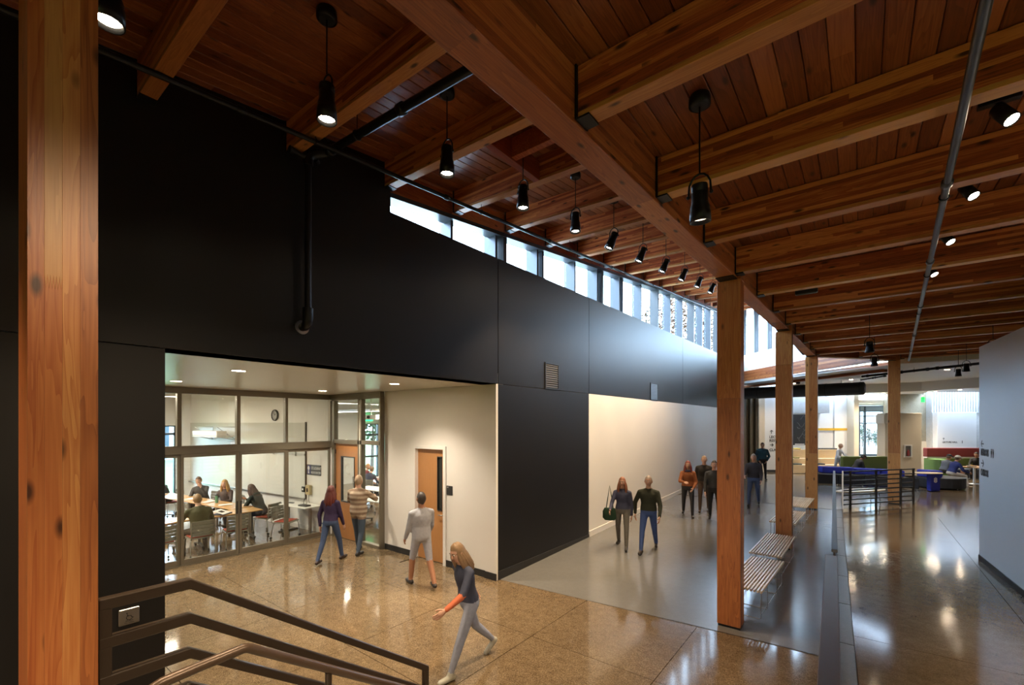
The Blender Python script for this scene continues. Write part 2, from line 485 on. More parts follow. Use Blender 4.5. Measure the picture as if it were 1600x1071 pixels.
# clerestory
cl = root('window_1', 'long clerestory strip of clear glass above the black wall', kind='structure')
PUR = [1.18 + 1.38 * k for k in range(-3, 19)]
bays = [(a, b) for a, b in zip(PUR, PUR[1:]) if a > 3.9]
for a, b in bays:
    b = min(b, 26)
    mb = MB(); yz_prism(mb, [(a + .05, sill(a)), (b - .05, sill(b)), (b - .05, zb(-5.5, b) - 0.08), (a + .05, zb(-5.5, a) - 0.08)], -5.715, -5.70)
    mb.obj('pane', GLASS, cl)
    mb = MB(); yz_prism(mb, [(a, zb(-5.5, a) - 0.09), (b, zb(-5.5, b) - 0.09), (b, zb(-5.5, b) - 0.02), (a, zb(-5.5, a) - 0.02)], -5.66, -5.40)
    mb.obj('head_rail', FINBLUE, cl)
    mb = MB(); yz_prism(mb, [(a, sill(a)), (b, sill(b)), (b, sill(b) + .05), (a, sill(a) + .05)], -5.66, -5.56)
    mb.obj('sill_rail', FINBLUE, cl)
for k, (a, b) in enumerate(bays):
    big = k % 3 == 2 and k > 0
    w = 0.05 if big else 0.03
    MB().box(-5.76 if not big else -5.70, -5.47 if not big else -5.42, a - w, a + w, sill(a) - .05, zb(-5.5, a) - 0.02).obj('steel_mullion' if big else 'mullion', DARK_STEEL if big else FINBLUE, cl)
    if k in (1, 2, 4, 5):
        MB().box(-5.76, -5.47, b - 0.24, b - 0.18, sill(b) - .05, zb(-5.5, b) - 0.05).obj('mullion', FINBLUE, cl)
blk = root('trim_2', 'fir blocking boards between the purlin ends above the clerestory', kind='structure')
for a, b in bays:
    b = min(b, 26)
    mb = MB(); yz_prism(mb, [(a + .002, zb(-5.45, a) - 0.02), (b - .002, zb(-5.45, b) - 0.02), (b - .002, zb(-5.45, b) + tp), (a + .002, zb(-5.45, a) + tp)], -5.56, -5.46)
    mb.obj('blocking_board', W_FASC, blk)

# ------------------------------------------------------------------ recess: soffit, door wall, glazed screen
cr = root('ceiling_recess', 'smooth pale painted soffit over the lobby recess', kind='structure')
MB().box(-11.1, -5.36, 1.2, 6.45, J, J + 0.2).obj('soffit_board', SOFFIT, cr)
wr = root('wall_recess', 'cream painted wall of the lobby recess holding a wooden door', kind='structure')
Y0 = 6.36
mb = MB()
mb.box(-8.78, -7.70, Y0, Y0 + .2, 0, J).box(-6.74, -5.36, Y0, Y0 + .2, 0, J).box(-7.70, -6.74, Y0, Y0 + .2, 2.46, J)
mb.box(-5.62, -5.352, Y0 - .02, Y0 + .04, 0, J - .006)
mb.obj('wall_board', WHITE, wr)
MB().box(-11.1, -5.4, 1.05, 1.25, 0, J).obj('wall_board', BLACK, wr)
b3 = root('baseboard_recess', 'black rubber baseboard under the cream recess wall', kind='structure')
MB().box(-8.76, -7.70, Y0 - .012, Y0, 0, 0.13).box(-6.74, -5.62, Y0 - .012, Y0, 0, 0.13).box(-5.62, -5.335, Y0 - .034, Y0 - .02, 0, 0.13).obj('board', RUBBER, b3)

d2 = root('door_2', 'closed wooden door with a narrow vision slot in a white frame', kind='structure')
mb = MB()
mb.box(-7.74, -7.66, Y0 - .025, Y0 + .18, 0, 2.46).box(-6.78, -6.70, Y0 - .025, Y0 + .18, 0, 2.46).box(-7.66, -6.78, Y0 - .025, Y0 + .18, 2.39, 2.46)
mb.obj('door_frame', WHITE, d2)
mb = MB()
yd = Y0 + .06
mb.box(-7.655, -7.02, yd, yd + .045, .012, 2.385).box(-6.90, -6.785, yd, yd + .045, .012, 2.385)
mb.box(-7.02, -6.90, yd, yd + .045, .012, 1.12).box(-7.02, -6.90, yd, yd + .045, 2.22, 2.385)
mb.obj('door_leaf', W_DOOR, d2)
mb = MB()
mb.box(-7.035, -7.02, yd - .012, yd + .02, 1.1, 2.24).box(-6.90, -6.885, yd - .012, yd + .02, 1.1, 2.24).box(-7.02, -6.90, yd - .012, yd + .02, 1.1, 1.12).box(-7.02, -6.90, yd - .012, yd + .02, 2.22, 2.24)
mb.obj('vision_frame', DARK_STEEL, d2)
MB().box(-7.02, -6.90, yd + .018, yd + .026, 1.12, 2.22).obj('vision_pane', plain('dark_glass', (.02, .022, .02), .08), d2)
mb = MB(); mb.tube([(-6.84, yd, 1.02), (-6.84, yd - .06, 1.02), (-6.95, yd - .06, 1.02)], .011).box(-6.87, -6.81, yd - .006, yd, .95, 1.10)
mb.obj('lever_handle', STEEL, d2)
MB().box(-7.66, -7.655, yd - .5, yd, 0, 0.01).obj('threshold', RUBBER, d2)

# glazed screen of the classroom (x = -11)
w2 = root('window_2', 'bronze framed glass screen with sliding panels in front of the classroom', kind='structure')
X2 = -11.0
ym = [1.25, 2.96, 4.06, 5.12, 6.26]
for y, w in ((1.28, .06), (2.96, .075), (4.06, .075), (5.12, .06), (6.30, .11)):
    MB().box(X2 - .07, X2 + .05, y - w / 2, y + w / 2, 2.47, 3.56).obj('mullion', ALU, w2, bevel=.004)
MB().box(X2 - .08, X2 + .06, 1.25, 6.36, 3.55, J).obj('head_rail', ALU, w2, bevel=.004)
MB().box(X2 - .08, X2 + .06, 1.25, 6.36, 2.30, 2.47).obj('transom_rail', ALU, w2, bevel=.004)
for a, b in zip(ym, ym[1:]):
    MB().box(X2 - .01, X2, a + .04, b - .04, 2.47, 3.55).obj('pane', GLASS, w2)
for (a, b), off in zip(((1.28, 2.992), (2.98, 4.06), (4.07, 5.12), (5.12, 6.26)), (0, .03, .03, 0)):
    mb = MB(); s = .055
    x0, x1 = X2 - .03 + off, X2 + .02 + off
    mb.box(x0, x1, a, a + s, .02, 2.30).box(x0, x1, b - s, b, .02, 2.30).box(x0, x1, a + s, b - s, .02, .13).box(x0, x1, a + s, b - s, 2.23, 2.30)
    fr = mb.obj('sliding_panel' if off else 'fixed_panel', ALU, w2, bevel=.003)
    MB().box(X2 - .008 + off, X2 + .002 + off, a + s, b - s, .13, 2.23).obj('pane', GLASS, fr)
for y in (4.025, 4.105):
    MB().box(X2 + .05, X2 + .058, y - .014, y + .014, 0.92, 1.20).obj('recessed_pull', RUBBER, w2)
MB().box(X2 - .06, X2 + .07, 1.25, 6.30, 0, .02).obj('floor_track', ALU, w2)

d1 = root('door_1', 'glazed classroom entrance with a wooden door, sidelight and transom panes', kind='structure')
y1 = 6.28
mb = MB()
for x, w in ((-10.80, .10), (-9.66, .06), (-9.56, .06), (-8.79, .05)):
    mb.box(x - w / 2, x + w / 2, y1 - .05, y1 + .07, 0, 3.56)
mb.box(-10.96, -8.77, y1 - .05, y1 + .07, 3.52, J).box(-10.80, -8.77, y1 - .05, y1 + .07, 2.42, 2.52).box(-9.56, -8.77, y1 - .05, y1 + .07, 0, .07)
mb.obj('door_frame', ALU, d1, bevel=.003)
for a, b, c, d in ((-10.75, -9.69, 2.52, 3.52), (-9.53, -8.81, 2.52, 3.52), (-9.53, -8.81, .07, 2.42)):
    MB().box(a, b, y1, y1 + .01, c, d).obj('pane', GLASS, d1)
MB().box(-9.62, -9.58, y1 - .045, y1 + .06, .05, 3.5).obj('gap_filler', CREAM, d1)
mb = MB()
mb.box(-10.745, -10.48, y1, y1 + .045, .012, 2.41).box(-9.90, -9.695, y1, y1 + .045, .012, 2.41).box(-10.48, -9.90, y1, y1 + .045, .012, .95).box(-10.48, -9.90, y1, y1 + .045, 2.08, 2.41)
mb.obj('door_leaf', W_DOOR, d1)
mb = MB()
mb.box(-10.50, -10.47, y1 - .01, y1 + .05, .93, 2.10).box(-9.91, -9.88, y1 - .01, y1 + .05, .93, 2.10).box(-10.47, -9.91, y1 - .01, y1 + .05, .93, .96).box(-10.47, -9.91, y1 - .01, y1 + .05, 2.07, 2.10)
mb.obj('vision_frame', DARK_STEEL, d1)
MB().box(-10.47, -9.91, y1 + .018, y1 + .026, .96, 2.07).obj('vision_pane', GLASS, d1)
for z in (.3, 1.25, 2.15):
    MB().box(-10.76, -10.735, y1 - .02, y1, z, z + .11).obj('hinge', RUBBER, d1)

# classroom shells
wc = root('wall_classroom', 'white painted partition and end walls of the glazed classroom', kind='structure')
A, B = (-11.06, 6.28), (-19.5, 5.45)
def wall_seg(mb, p, q, t, z0, z1, mat=0):
    """wall from p to q, thickness t to the left of the direction"""
    dx, dy = q[0] - p[0], q[1] - p[1]; l = sqrt(dx * dx + dy * dy); nx, ny = -dy / l * t, dx / l * t
    return mb.prism([p, q, (q[0] + nx, q[1] + ny), (p[0] + nx, p[1] + ny)], z0, z1, mat)
mb = MB(); wall_seg(mb, B, A, .12, 0, 4.1); mb.obj('wall_board', WHITE, wc)
mb = MB(); wall_seg(mb, (B[0], B[1] - .02), (A[0], A[1] - .02), .02, 0, .12); mb.obj('skirting_board', WHITE, wc)
mb = MB()
mb.box(-19.7, -19.5, -3, 3.3, 0, 4.1).box(-19.7, -19.5, 3.3, 5.15, 2.85, 4.1).box(-19.7, -19.5, 3.3, 5.15, 0, .25).box(-19.7, -19.5, 5.15, 5.6, 0, 4.1)
mb.box(-20, -11.05, -3.2, -3.0, 0, 4.1).box(-11.12, -10.98, -3, 1.25, 0, 4.1)
mb.obj('wall_board', WHITE, wc)
MB().box(-19.45, -19.05, 5.18, 5.50, 0, 4.1).obj('corner_column', WHITE, wc)
cc = root('ceiling_classroom', 'white ceiling of the glazed classroom', kind='structure')
MB().box(-20, -11.1, -3.2, 6.4, 4.1, 4.25).obj('ceiling_board', WHITE, cc)
MB().box(-20, -5.7, 6.5, 17.2, 3.95, 4.2).obj('ceiling_board', WHITE, cc)
MB().box(-11.2, -11.06, 1.2, 6.4, J, 4.2).box(-11.1, -5.7, 6.34, 6.56, J, 4.2).obj('bulkhead_board', WHITE, cc)
def dark_window(name, label, x, y0, y1_, z0, z1, bars_y, bars_z):
    w = root(name, label, kind='structure')
    mb = MB()
    for y in (y0, y1_, *bars_y): mb.box(x - .1, x + .04, y - .04, y + .04, z0, z1)
    for z in (z0, z1, *bars_z): mb.box(x - .1, x + .04, y0, y1_, z - .04, z + .04)
    mb.obj('window_frame', ALU_DARK, w)
    MB().box(x - .04, x - .03, y0, y1_, z0, z1).obj('pane', GLASS, w)
    return w
dark_window('window_3', 'dark framed classroom window looking out on grass', -19.55, 3.3, 5.15, .25, 2.85, (4.2,), (2.55,))
w5 = root('wall_study', 'white walls of the study room behind the glazed entrance', kind='structure')
mb = MB()
mb.box(-19.7, -19.5, 6.45, 12.6, 0, 4.0).box(-19.7, -19.5, 13.75, 14.0, 0, 4.0).box(-19.7, -19.5, 15.3, 17, 0, 4.0).box(-19.7, -19.5, 12.6, 15.3, 2.9, 4.0).box(-19.7, -19.5, 14.0, 15.3, 0, .9)
mb.box(-20, -5.7, 16.8, 17.0, 0, 4.0).box(-5.9, -5.74, 6.5, 17, 0, 4.0)
wall_seg(mb, (-11.06, 6.47), (-19.5, 5.64), .1, 0, 4.1)
mb.obj('wall_board', WHITE, w5)
dark_window('window_4', 'dark framed glazed exit with a transom at the end of the study room', -19.55, 12.6, 13.75, .2, 2.9, (), (1.25, 2.35))
dark_window('window_5', 'dark framed study room window beside the glazed exit', -19.55, 14.0, 15.3, .9, 2.9, (), (2.4,))

# ------------------------------------------------------------------ right partition, outer shell
RW = [(2.52, 2.0), (1.81, 12.4)]
wrt = root('wall_right', 'free-standing white partition wall at the right with an exposed end', kind='structure')
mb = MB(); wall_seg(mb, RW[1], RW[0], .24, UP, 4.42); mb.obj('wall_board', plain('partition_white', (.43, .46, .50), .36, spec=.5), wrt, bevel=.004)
b4 = root('baseboard_right', 'dark baseboard along the white right partition', kind='structure')
mb = MB(); wall_seg(mb, RW[0], RW[1], .012, UP, UP + .10); mb.obj('board', RUBBER, b4)
wb = root('wall_back', 'plain outer walls closing the hall behind and beyond', kind='structure')
mb = MB()
mb.box(-6, -2.2, -4.4, -4.1, 0, 8).box(-2.2, 7.5, -4.4, -4.1, 3.4, 8).box(-2.2, 7.5, -4.4, -4.1, 0, .35).box(7.5, 7.7, -4.4, 40, 0, 8)
mb.obj('wall_board', plain('warm_wall', (.45, .40, .33), .6), wb)

w8 = root('window_8', 'tall glazed front of the building behind the stair landing', kind='structure')
mb = MB()
for i in range(8):
    xx = -2.2 + 9.7 * i / 7; mb.box(xx - .04, xx + .04, -4.35, -4.15, .35, 3.4)
for zz in (.38, 2.4, 3.36): mb.box(-2.2, 7.5, -4.35, -4.15, zz - .04, zz + .04)
mb.obj('window_frame', ALU_DARK, w8)
MB().box(-2.2, 7.5, -4.26, -4.25, .35, 3.4).obj('pane', glass('warming_tint_pane', (.80, .62, .46)), w8)  # warm tint put into the glass to offset blue daylight on the wood

# ------------------------------------------------------------------ high roof: boards, purlins; low roof: boards, joists
rf = root('roof', 'dark underside backing above the timber roof decks', kind='structure')
mb = MB()
yz_prism(mb, [(-4.4, zb(-5.7, -4.4) + .41), (28, zb(-5.7, 28) + .41), (28, zb(-5.7, 28) + .8), (-4.4, zb(-5.7, -4.4) + .8)], -5.70, 1.2)
mb.box(-1.7, 8, -4.4, 19.62, 5.46, 5.7)
mb.obj('roof_slab', plain('roof_dark', (.05, .03, .02), .8), rf)
ce = root('ceiling', 'dark stained fir boards of the high sloping roof deck over the lobby', kind='structure')
bw = 0.141
def board(parent, x, segs, zf):
    for a, b in segs:
        x0, x1 = x + .0022, x + bw - .0022
        c = .006
        prof = [(x0 + c, 0), (x1 - c, 0), (x1, c), (x1, .035), (x0, .035), (x0, c)]
        mb = MB()
        vs = [(px - x, y - a, zf(px, y) + pz - zf(x, a)) for y in (a, b) for px, pz in prof]
        n = 6
        mb.add(vs, [tuple(range(n))[::-1], tuple(range(n, 2 * n))] + [(i, (i + 1) % n, n + (i + 1) % n, n + i) for i in range(n)])
        mb.obj('plank', W_DECK, parent, loc=(x, a, zf(x, a)))
def cuts(y0, y1):
    ys_ = [y0]; y = y0 + random.uniform(1.5, 6)
    while y < y1 - 1.5:
        ys_.append(y); y += random.uniform(4.2, 6.8)
    ys_.append(y1)
    return [(a + .001, b - .001) for a, b in zip(ys_, ys_[1:])]
zl = lambda x, y: zb(x, y) + tp
x = -5.68
while x < 0.9:
    yend = 26.3
    if x < -1.55:
        board(ce, x, cuts(-3.5, yend), zl)
    else:
        y0 = 12.0
        board(ce, x, cuts(y0, 24), zl)
    x += bw
ce2 = root('ceiling', 'dark stained fir boards of the low flat roof deck at the right', kind='structure')
x = -1.72
while x < 6.0:
    ye = 19.55
    if x < -1.2: ye = 16.5
    elif x < .86: ye = 16.6 + (x + 1.2) * 1.31
    board(ce2, x, cuts(0.2, ye), lambda x, y: 5.40)
    x += bw

# wall between the two roofs, above the girder
wu = root('wall_upper', 'fir clad wall above the main girder between the two roofs', kind='structure')
for (xa, ya_), (xb_, yb_) in zip(GIRD, GIRD[1:]):
    mb = MB(); wall_seg(mb, (xa, ya_), (xb_, yb_), .10, 5.402, 6.2)
    k = len(mb.v)
    mb.v = [(p[0], p[1], p[2] if p[2] < 6 else zb(p[0], p[1]) + tp) for p in mb.v]
    mb.obj('wall_board', W_GIRD, wu)

# end wall: glulam below, white band, windows above
we = root('wall_end', 'slanting end wall of the high hall with a white band under windows', kind='structure')
mb = MB(); wall_seg(mb, Q0, Q1, -.16, 5.58, 6.40); mb.obj('white_band', WHITE, we)
w6 = root('window_6', 'clerestory windows in the slanting end wall of the hall', kind='structure')
dq = (Q1[0] - Q0[0], Q1[1] - Q0[1]); lq = sqrt(dq[0] ** 2 + dq[1] ** 2)
def q(s): return (Q0[0] + dq[0] * s / lq, Q0[1] + dq[1] * s / lq)
angq = math.atan2(dq[1], dq[0])
s = 0.3
while s < lq + .1:
    p = q(s)
    MB().cbox((p[0] + .12, p[1] + .12, 7.65), .07, .26, 2.5, angq).obj('mullion', FINBLUE, w6)
    s2 = s + 1.02
    if s2 < lq + .2:
        mb = MB(); wall_seg(mb, (q(s + .04)[0] + .1, q(s + .04)[1] + .1), (q(s2 - .04)[0] + .1, q(s2 - .04)[1] + .1), -.012, 6.40, 8.9); mb.obj('pane', GLASS, w6)
    s = s2
mb = MB(); wall_seg(mb, Q0, Q1, -.2, 8.8, 9.6); mb.obj('head_board', W_FASC, we)

# ------------------------------------------------------------------ timber: purlins, joists, girders, posts
HANG = BLACK_STEEL
pproto = None
n = 0
for k, y in enumerate(PUR):
    if y > 26: break
    x0, x1 = -5.36, (-1.75 if y < 16 else gird_x(y) - .1)
    if y > 19: x1 = min(x1, Q0[0] - (y - 19.3) * .92)
    p = root('roof_purlin', '', 'purlin', (0, y, 0), group='glulam purlins under the high roof deck')
    z0, z1 = zb(x0, y), zb(x1, y)
    mb = MB()
    l = x1 - x0
    e = .037; dz_ = z1 - z0
    MB().add([(0, -.066, 0), (l, -.066, dz_), (l, .066, dz_), (0, .066, 0), (0, -.066, e), (l, -.066, dz_ + e), (l, .066, dz_ + e), (0, .066, e)], [(0, 3, 2, 1), (4, 5, 6, 7), (0, 1, 5, 4), (1, 2, 6, 5), (2, 3, 7, 6), (3, 0, 4, 7)]).obj('edge_lamination', W_EDGE, p, bevel=.003, loc=(x0, 0, z0))
    mb.add([(0, -.065, e), (l, -.065, dz_ + e), (l, .065, dz_ + e), (0, .065, e), (0, -.065, tp), (l, -.065, z1 - z0 + tp), (l, .065, z1 - z0 + tp), (0, .065, tp)],
           [(0, 3, 2, 1), (4, 5, 6, 7), (0, 1, 5, 4), (1, 2, 6, 5), (2, 3, 7, 6), (3, 0, 4, 7)])
    o = mb.obj('glulam_body', W_JOIST, p, bevel=.004, loc=(x0, 0, z0))
    mb = MB(); mb.box(x0 - .005, x0 + .012, -.085, .085, z0 - .01, z0 + tp).box(x0 - .005, x0 + .11, -.07, .07, z0 - .012, z0)
    mb.obj('hanger', HANG, p)
    i = k - 3
    if i < 0: p['label'] = 'fir glulam purlin over the lobby, ' + ('nearest the camera', 'second from the camera', 'just before the first over the black wall')[k]
    else: p['label'] = 'fir glulam purlin, %s from the camera to meet the black wall or clerestory' % ORD[i]
jn = 0
for k in range(13):
    y = 2.74 + 1.38 * k
    x0 = gird_x(y) + .115
    if y > 16.62: x0 = gird_x(y) + .15
    if k == 12: x0 = .86 + .16
    x1 = 6.1
    o = root('roof_joist', 'fir glulam joist hung on the right of the girder, %s from the camera' % ORD[k], 'joist', (x0, y, 5.04), group='glulam joists under the low roof')
    MB().box(0.012, x1 - x0, -.0655, .0655, .037, .355).obj('glulam_body', W_JOIST, o, bevel=.003)
    MB().box(0.012, x1 - x0, -.066, .066, 0, .037).obj('edge_lamination', W_EDGE, o, bevel=.003)
    MB().box(0, .012, -.085, .085, -.012, .36).box(0, .10, -.072, .072, -.014, 0).obj('hanger', HANG, o)

GZ0, GZ1 = 5.0, 5.398
gl = ['from overhead to the first square post', 'between the first and second square posts', 'between the second and third square posts', 'turning right from the third post to the fourth']
for (a, b), t in zip(zip(GIRD, GIRD[1:]), gl):
    d = Vector((b[0] - a[0], b[1] - a[1], 0)); l = d.length
    o = root('glulam_girder', 'deep fir glulam girder %s' % t, 'girder', (a[0], a[1], 0), math.atan2(d.y, d.x), 'main glulam girders')
    MB().box(0.02, l - .02, -.112, .112, GZ0, GZ1).obj('glulam_body', W_GIRD, o, bevel=.006)
    MB().box(l - .32, l - .02, -.118, .118, GZ0 - .012, GZ0).obj('bearing_plate', HANG, o)
# glulam across the mouth of the far lounge, below the white band
o = root('glulam_girder', 'pale lit fir glulam girder slanting under the white band of the end wall', 'girder', (Q0[0], Q0[1], 0), angq, 'main glulam girders')
MB().box(.1, lq - .55, -.1, .1, 5.06, 5.57).obj('glulam_body', W_GIRD, o, bevel=.006)

posts = [(-1.49, 7.05, 'nearest square fir post beside the slatted benches', 3.02), (-1.35, 11.62, 'second square fir post standing between the bench pairs', 4.1),
         (-1.20, 16.62, 'third square fir post behind the far benches', 1.72), (0.86, 19.3, 'square fir post behind the right end of the far railing', 1.66)]
for k, (x, y, lab, brk) in enumerate(posts):
    z0 = rz(y)
    p = root('timber_post', lab, 'post', (x, y, 0), group='square fir posts')
    hx, hy = .155, .125
    z1 = GZ0 - .012
    MB().box(-hx, hx, -hy + .04, hy, z0 + .03, z1).obj('glulam_body', W_POSTS, p, bevel=.005)
    brk = z0 + brk if k else 3.30
    mid_ = .05 if k != 2 else -.06
    MB().box(-hx, hx, -hy, -hy + .04, z0 + .03, brk - .001).obj('lamination', W_POST, p, bevel=.004)
    MB().box(-hx, mid_ if k == 2 else hx, -hy, -hy + .04, brk + .001, z1).obj('lamination', W_POST, p, bevel=.004)
    if k == 2: MB().box(mid_ + .001, hx, -hy, -hy + .04, brk + .001, z1).obj('lamination', W_POST, p, bevel=.004)
    MB().box(-hx + .01, hx - .01, -hy + .01, hy - .01, z0 - .02, z0 + .03).obj('steel_base', HANG, p)
    MB().box(.03, hx, -hy, hy, z1, 5.39).obj('upper_tenon', W_POSTS, p, bevel=.004)

# big post close at the left: finger-jointed laminations
p = root('timber_post', 'huge close square fir post at the left edge with a finger joint', 'post', (-2.77, .215, 0))
wA, wB, zt = .222, .36, 6.15
cuts_y = [0, .050, .105, .162, .222]
def lam(poly_yz, m=None, dx=0.0):
    mb = MB(); yz_prism(mb, poly_yz, -wB, dx)
    return mb.obj('lamination', m or W_POST, p, bevel=.0005)
zfj = 3.59
for i in range(4):
    a, b = cuts_y[i] + .0001, cuts_y[i + 1] - .0001
    if i == 1:
        teeth = 6; w = (b - a) / teeth
        zz = []
        for t in range(teeth):
            zz += [(a + w * t, zfj), (a + w * (t + .5), zfj - .055)]
        zz.append((b, zfj))
        lam([(a, 0)] + [(b, 0)] + [(yy, z_) for yy, z_ in zz[::-1]], W_POST_RED)
        lam([(yy, z_ + .0006) for yy, z_ in zz] + [(b, zt), (a, zt)], W_POST_PALE)
    else:
        lam([(a, 0), (b, 0), (b, zt), (a, zt)], (W_POST_RED, None, W_POST, W_POST)[i])

# skylight-like hatch framing in the high roof
h = root('hatch_frame', 'short fir trimmers framing a square hatch between two lobby purlins', 'hatch', (-2.9, 4.63, zb(-2.9, 4.63)))
for dx in (-.75, .75):
    MB().box(dx - .05, dx + .05, -.60, .60, .08, tp).obj('trimmer', W_FASC, h, bevel=.004)
MB().box(-.7, .7, -.05, .05, .10, tp).obj('trimmer', W_FASC, h, bevel=.004)
for dx in (-.75, .75):
    MB().box(dx - .06, dx + .06, -.615, -.55, .06, .08).obj('hanger', HANG, h)

# ------------------------------------------------------------------ lamps
def spot(parent, loc, energy, size, blend=0.6, col=LAMP_WARM, rot=(0, 0, 0), rad=0.05):
    d = bpy.data.lights.new('spot', 'SPOT'); d.energy = energy; d.spot_size = radians(size); d.spot_blend = blend; d.color = col; d.shadow_soft_size = rad
    o = bpy.data.objects.new('spot', d); COL.objects.link(o); o.location = loc; o.rotation_euler = rot; o.parent = parent
    return o
def area(parent, loc, energy, sx, sy, col=LAMP_NEUTRAL, rot=(0, 0, 0)):
    d = bpy.data.lights.new('area', 'AREA'); d.shape = 'RECTANGLE'; d.size = sx; d.size_y = sy; d.energy = energy; d.color = col
    o = bpy.data.objects.new('area', d); COL.objects.link(o); o.location = loc; o.rotation_euler = rot; o.parent = parent
    return o

def pendant(label, x, y, ztop, drop, group, tilt=(0, 0), lit=True, power=P_PENDANT, fat=1.0, h=0.30, cup=False):
    """cylindrical spot on a cord: canopy, cord, yoke, can (> lens)"""
    p = root('pendant_spotlight', label, 'lamp', (x, y, ztop), 0, group)
    MB().lathe((0, 0, 0), [(.062 * fat, 0), (.068 * fat, -.02), (.068 * fat, -.075), (.05 * fat, -.085)], 18).obj('canopy', BLACK_STEEL, p)
    zt = -drop + h
    MB().tube([(0, 0, -.08), (0, 0, zt + .09)], .0065, 6).obj('cord', BLACK_STEEL, p)
    r = .06 * fat
    R = Matrix.Rotation(tilt[0], 3, 'X') @ Matrix.Rotation(tilt[1], 3, 'Y')
    mb = MB(); pts = []
    for i in range(9):
        t = pi * i / 8
        pts.append((cos(t) * (r + .012), 0, zt - .03 + sin(t) * .115 if 0 < i < 8 else zt - .07))
    mb.tube(pts, .008, 6)
    for sx in (-1, 1): mb.ball((sx * (r + .014), 0, zt - .07), .014, 8, 5)
    mb.obj('yoke', BLACK_STEEL, p)
    piv = Vector((0, 0, zt - .07))
    def tr(pt): return piv + R @ (Vector(pt) - piv)
    zc, ze = zt, zt - h
    prof = [(r * .82, zc), (r * .86, zc - .01), (r * .86, zc - .05), (r * .82, zc - .055), (r * .86, zc - .06), (r * .86, zc - .13), (r, zc - .16), (r, zc - .19), (r * 1.08, zc - .2), (r * 1.10, ze), (r * .98, ze), (r * .80, ze + .055)]
    mb = MB(); mb.rings([[tr((a * cos(2 * pi * k / 18), a * sin(2 * pi * k / 18), z)) for k in range(18)] for a, z in prof], 0, True, False)
    mb.add([tr((prof[0][0] * cos(2 * pi * k / 18), prof[0][0] * sin(2 * pi * k / 18), zc)) for k in range(18)], [tuple(range(18))])
    can = mb.obj('lamp_can', BLACK_STEEL, p)
    lens = MB(); lens.add([tr((r * .93 * cos(2 * pi * k / 18), r * .93 * sin(2 * pi * k / 18), ze + .03)) for k in range(18)], [tuple(range(18))[::-1]])
    lens.obj('lens', LENS if lit else LENS_DIM, can)
    if lit:
        e = R.to_euler()
        c = tr((0, 0, ze - .01))
        spot(p, c, power, 74, .7, rot=e)
    return p

gp_ = 'black pendant spotlights in a row over the lobby'
for k in range(12):
    y = 0.60 + 1.375 * k
    x = -3.52
    t = (radians(0), 0) if k < 5 else (radians(-10), radians(22))
    lab = 'black pendant spotlight over the lobby, ' + ('cut by the top edge beside the big post' if k == 0 else '%s along its row from the big post' % ORD[k])
    pendant(lab, x, y, zl(x, y), .93, gp_, t, True, P_PENDANT * (1 if k < 4 else 1.5), fat=1.22)
for k in (1, 2):
    y = 0.60 - 1.375 * k
    pendant('added unseen black pendant spotlight over the lobby behind the big post, %s back' % ORD[k - 1], -3.52, y, zl(-3.52, y), .93, gp_, (0, 0), True)  # added out of view, carrying the row on to warm the near wood
pendant('large black pendant spotlight close under the low roof, its face unlit', -.95, 3.49, 5.40, .94, 'black pendant spotlights', (radians(6), 0), False, fat=1.15, h=.27)

def surface_spot(label, x, y, ax=-26, ay=-22):
    p = root('surface_spotlight', label, 'lamp', (x, y, 5.40), 0, 'black adjustable spotlights between the low roof joists')
    mb = MB(); mb.box(-.115, .115, -.03, .03, -.045, 0).box(-.02, .02, -.015, .015, -.09, -.045).obj('canopy', BLACK_STEEL, p, bevel=.004)
    R = Matrix.Rotation(radians(ax), 3, 'X') @ Matrix.Rotation(radians(ay), 3, 'Y')
    piv = Vector((0, 0, -.10))
    tr = lambda a: piv + R @ Vector(a)
    rg = lambda r, z: [tr((r * cos(2 * pi * k / 16), r * sin(2 * pi * k / 16), z)) for k in range(16)]
    mb = MB(); mb.rings([rg(.045, .03), rg(.05, .02), rg(.05, -.15), rg(.046, -.15), rg(.040, -.12)], 0, True, False); mb.add(rg(.045, .03), [tuple(range(16))])
    can = mb.obj('lamp_can', BLACK_STEEL, p)
    MB().add(rg(.045, -.140), [tuple(range(16))[::-1]]).obj('lens', LENS, can)
    spot(p, tr((0, 0, -.155)), P_TRACK, 70, .6, rot=R.to_euler())
for k, y in enumerate((4.90, 6.30, 7.72, 9.25)):
    surface_spot('black adjustable spotlight beside the right ceiling pipe, %s from the camera' % ORD[k], .82, y)

def downlight(label, x, y, z, r=.085, energy=P_RECESS, group=None, lens=None, size=120):
    p = root('recessed_downlight', label, 'lamp', (x, y, z), 0, group)
    MB().lathe((0, 0, 0), [(r + .018, .004), (r + .018, -.006), (r, -.008), (r, .004)], 20, cap=False).obj('trim_ring', WHITE, p)
    MB().lathe((0, 0, 0), [(r, -.003), (r * .5, -.003), (.005, -.003)], 20).obj('lens', lens or LENS_COOL, p)
    if energy: spot(p, (0, 0, -.02), energy, size, .8, LAMP_NEUTRAL, rad=.08)
for (x, y), t in zip(((-6.83, 2.53), (-9.40, 2.49), (-9.64, 5.31), (-6.86, 5.19)), ('front left of the four', 'nearest the screen at left', 'over the classroom entrance', 'front right of the four, by the cream wall')):
    downlight('round downlight in the recess soffit, %s' % t, x, y, J, group='recess soffit downlights')

for k, y in enumerate((.75, 2.05, 3.4)):
    surface_spot('added unseen spotlight in the low roof over the stair landing, %s from the back' % ORD[k], .82, y, (0, -4, -24)[k], (42, 46, -20)[k])  # spots added out of view to brighten the big post and stair guard
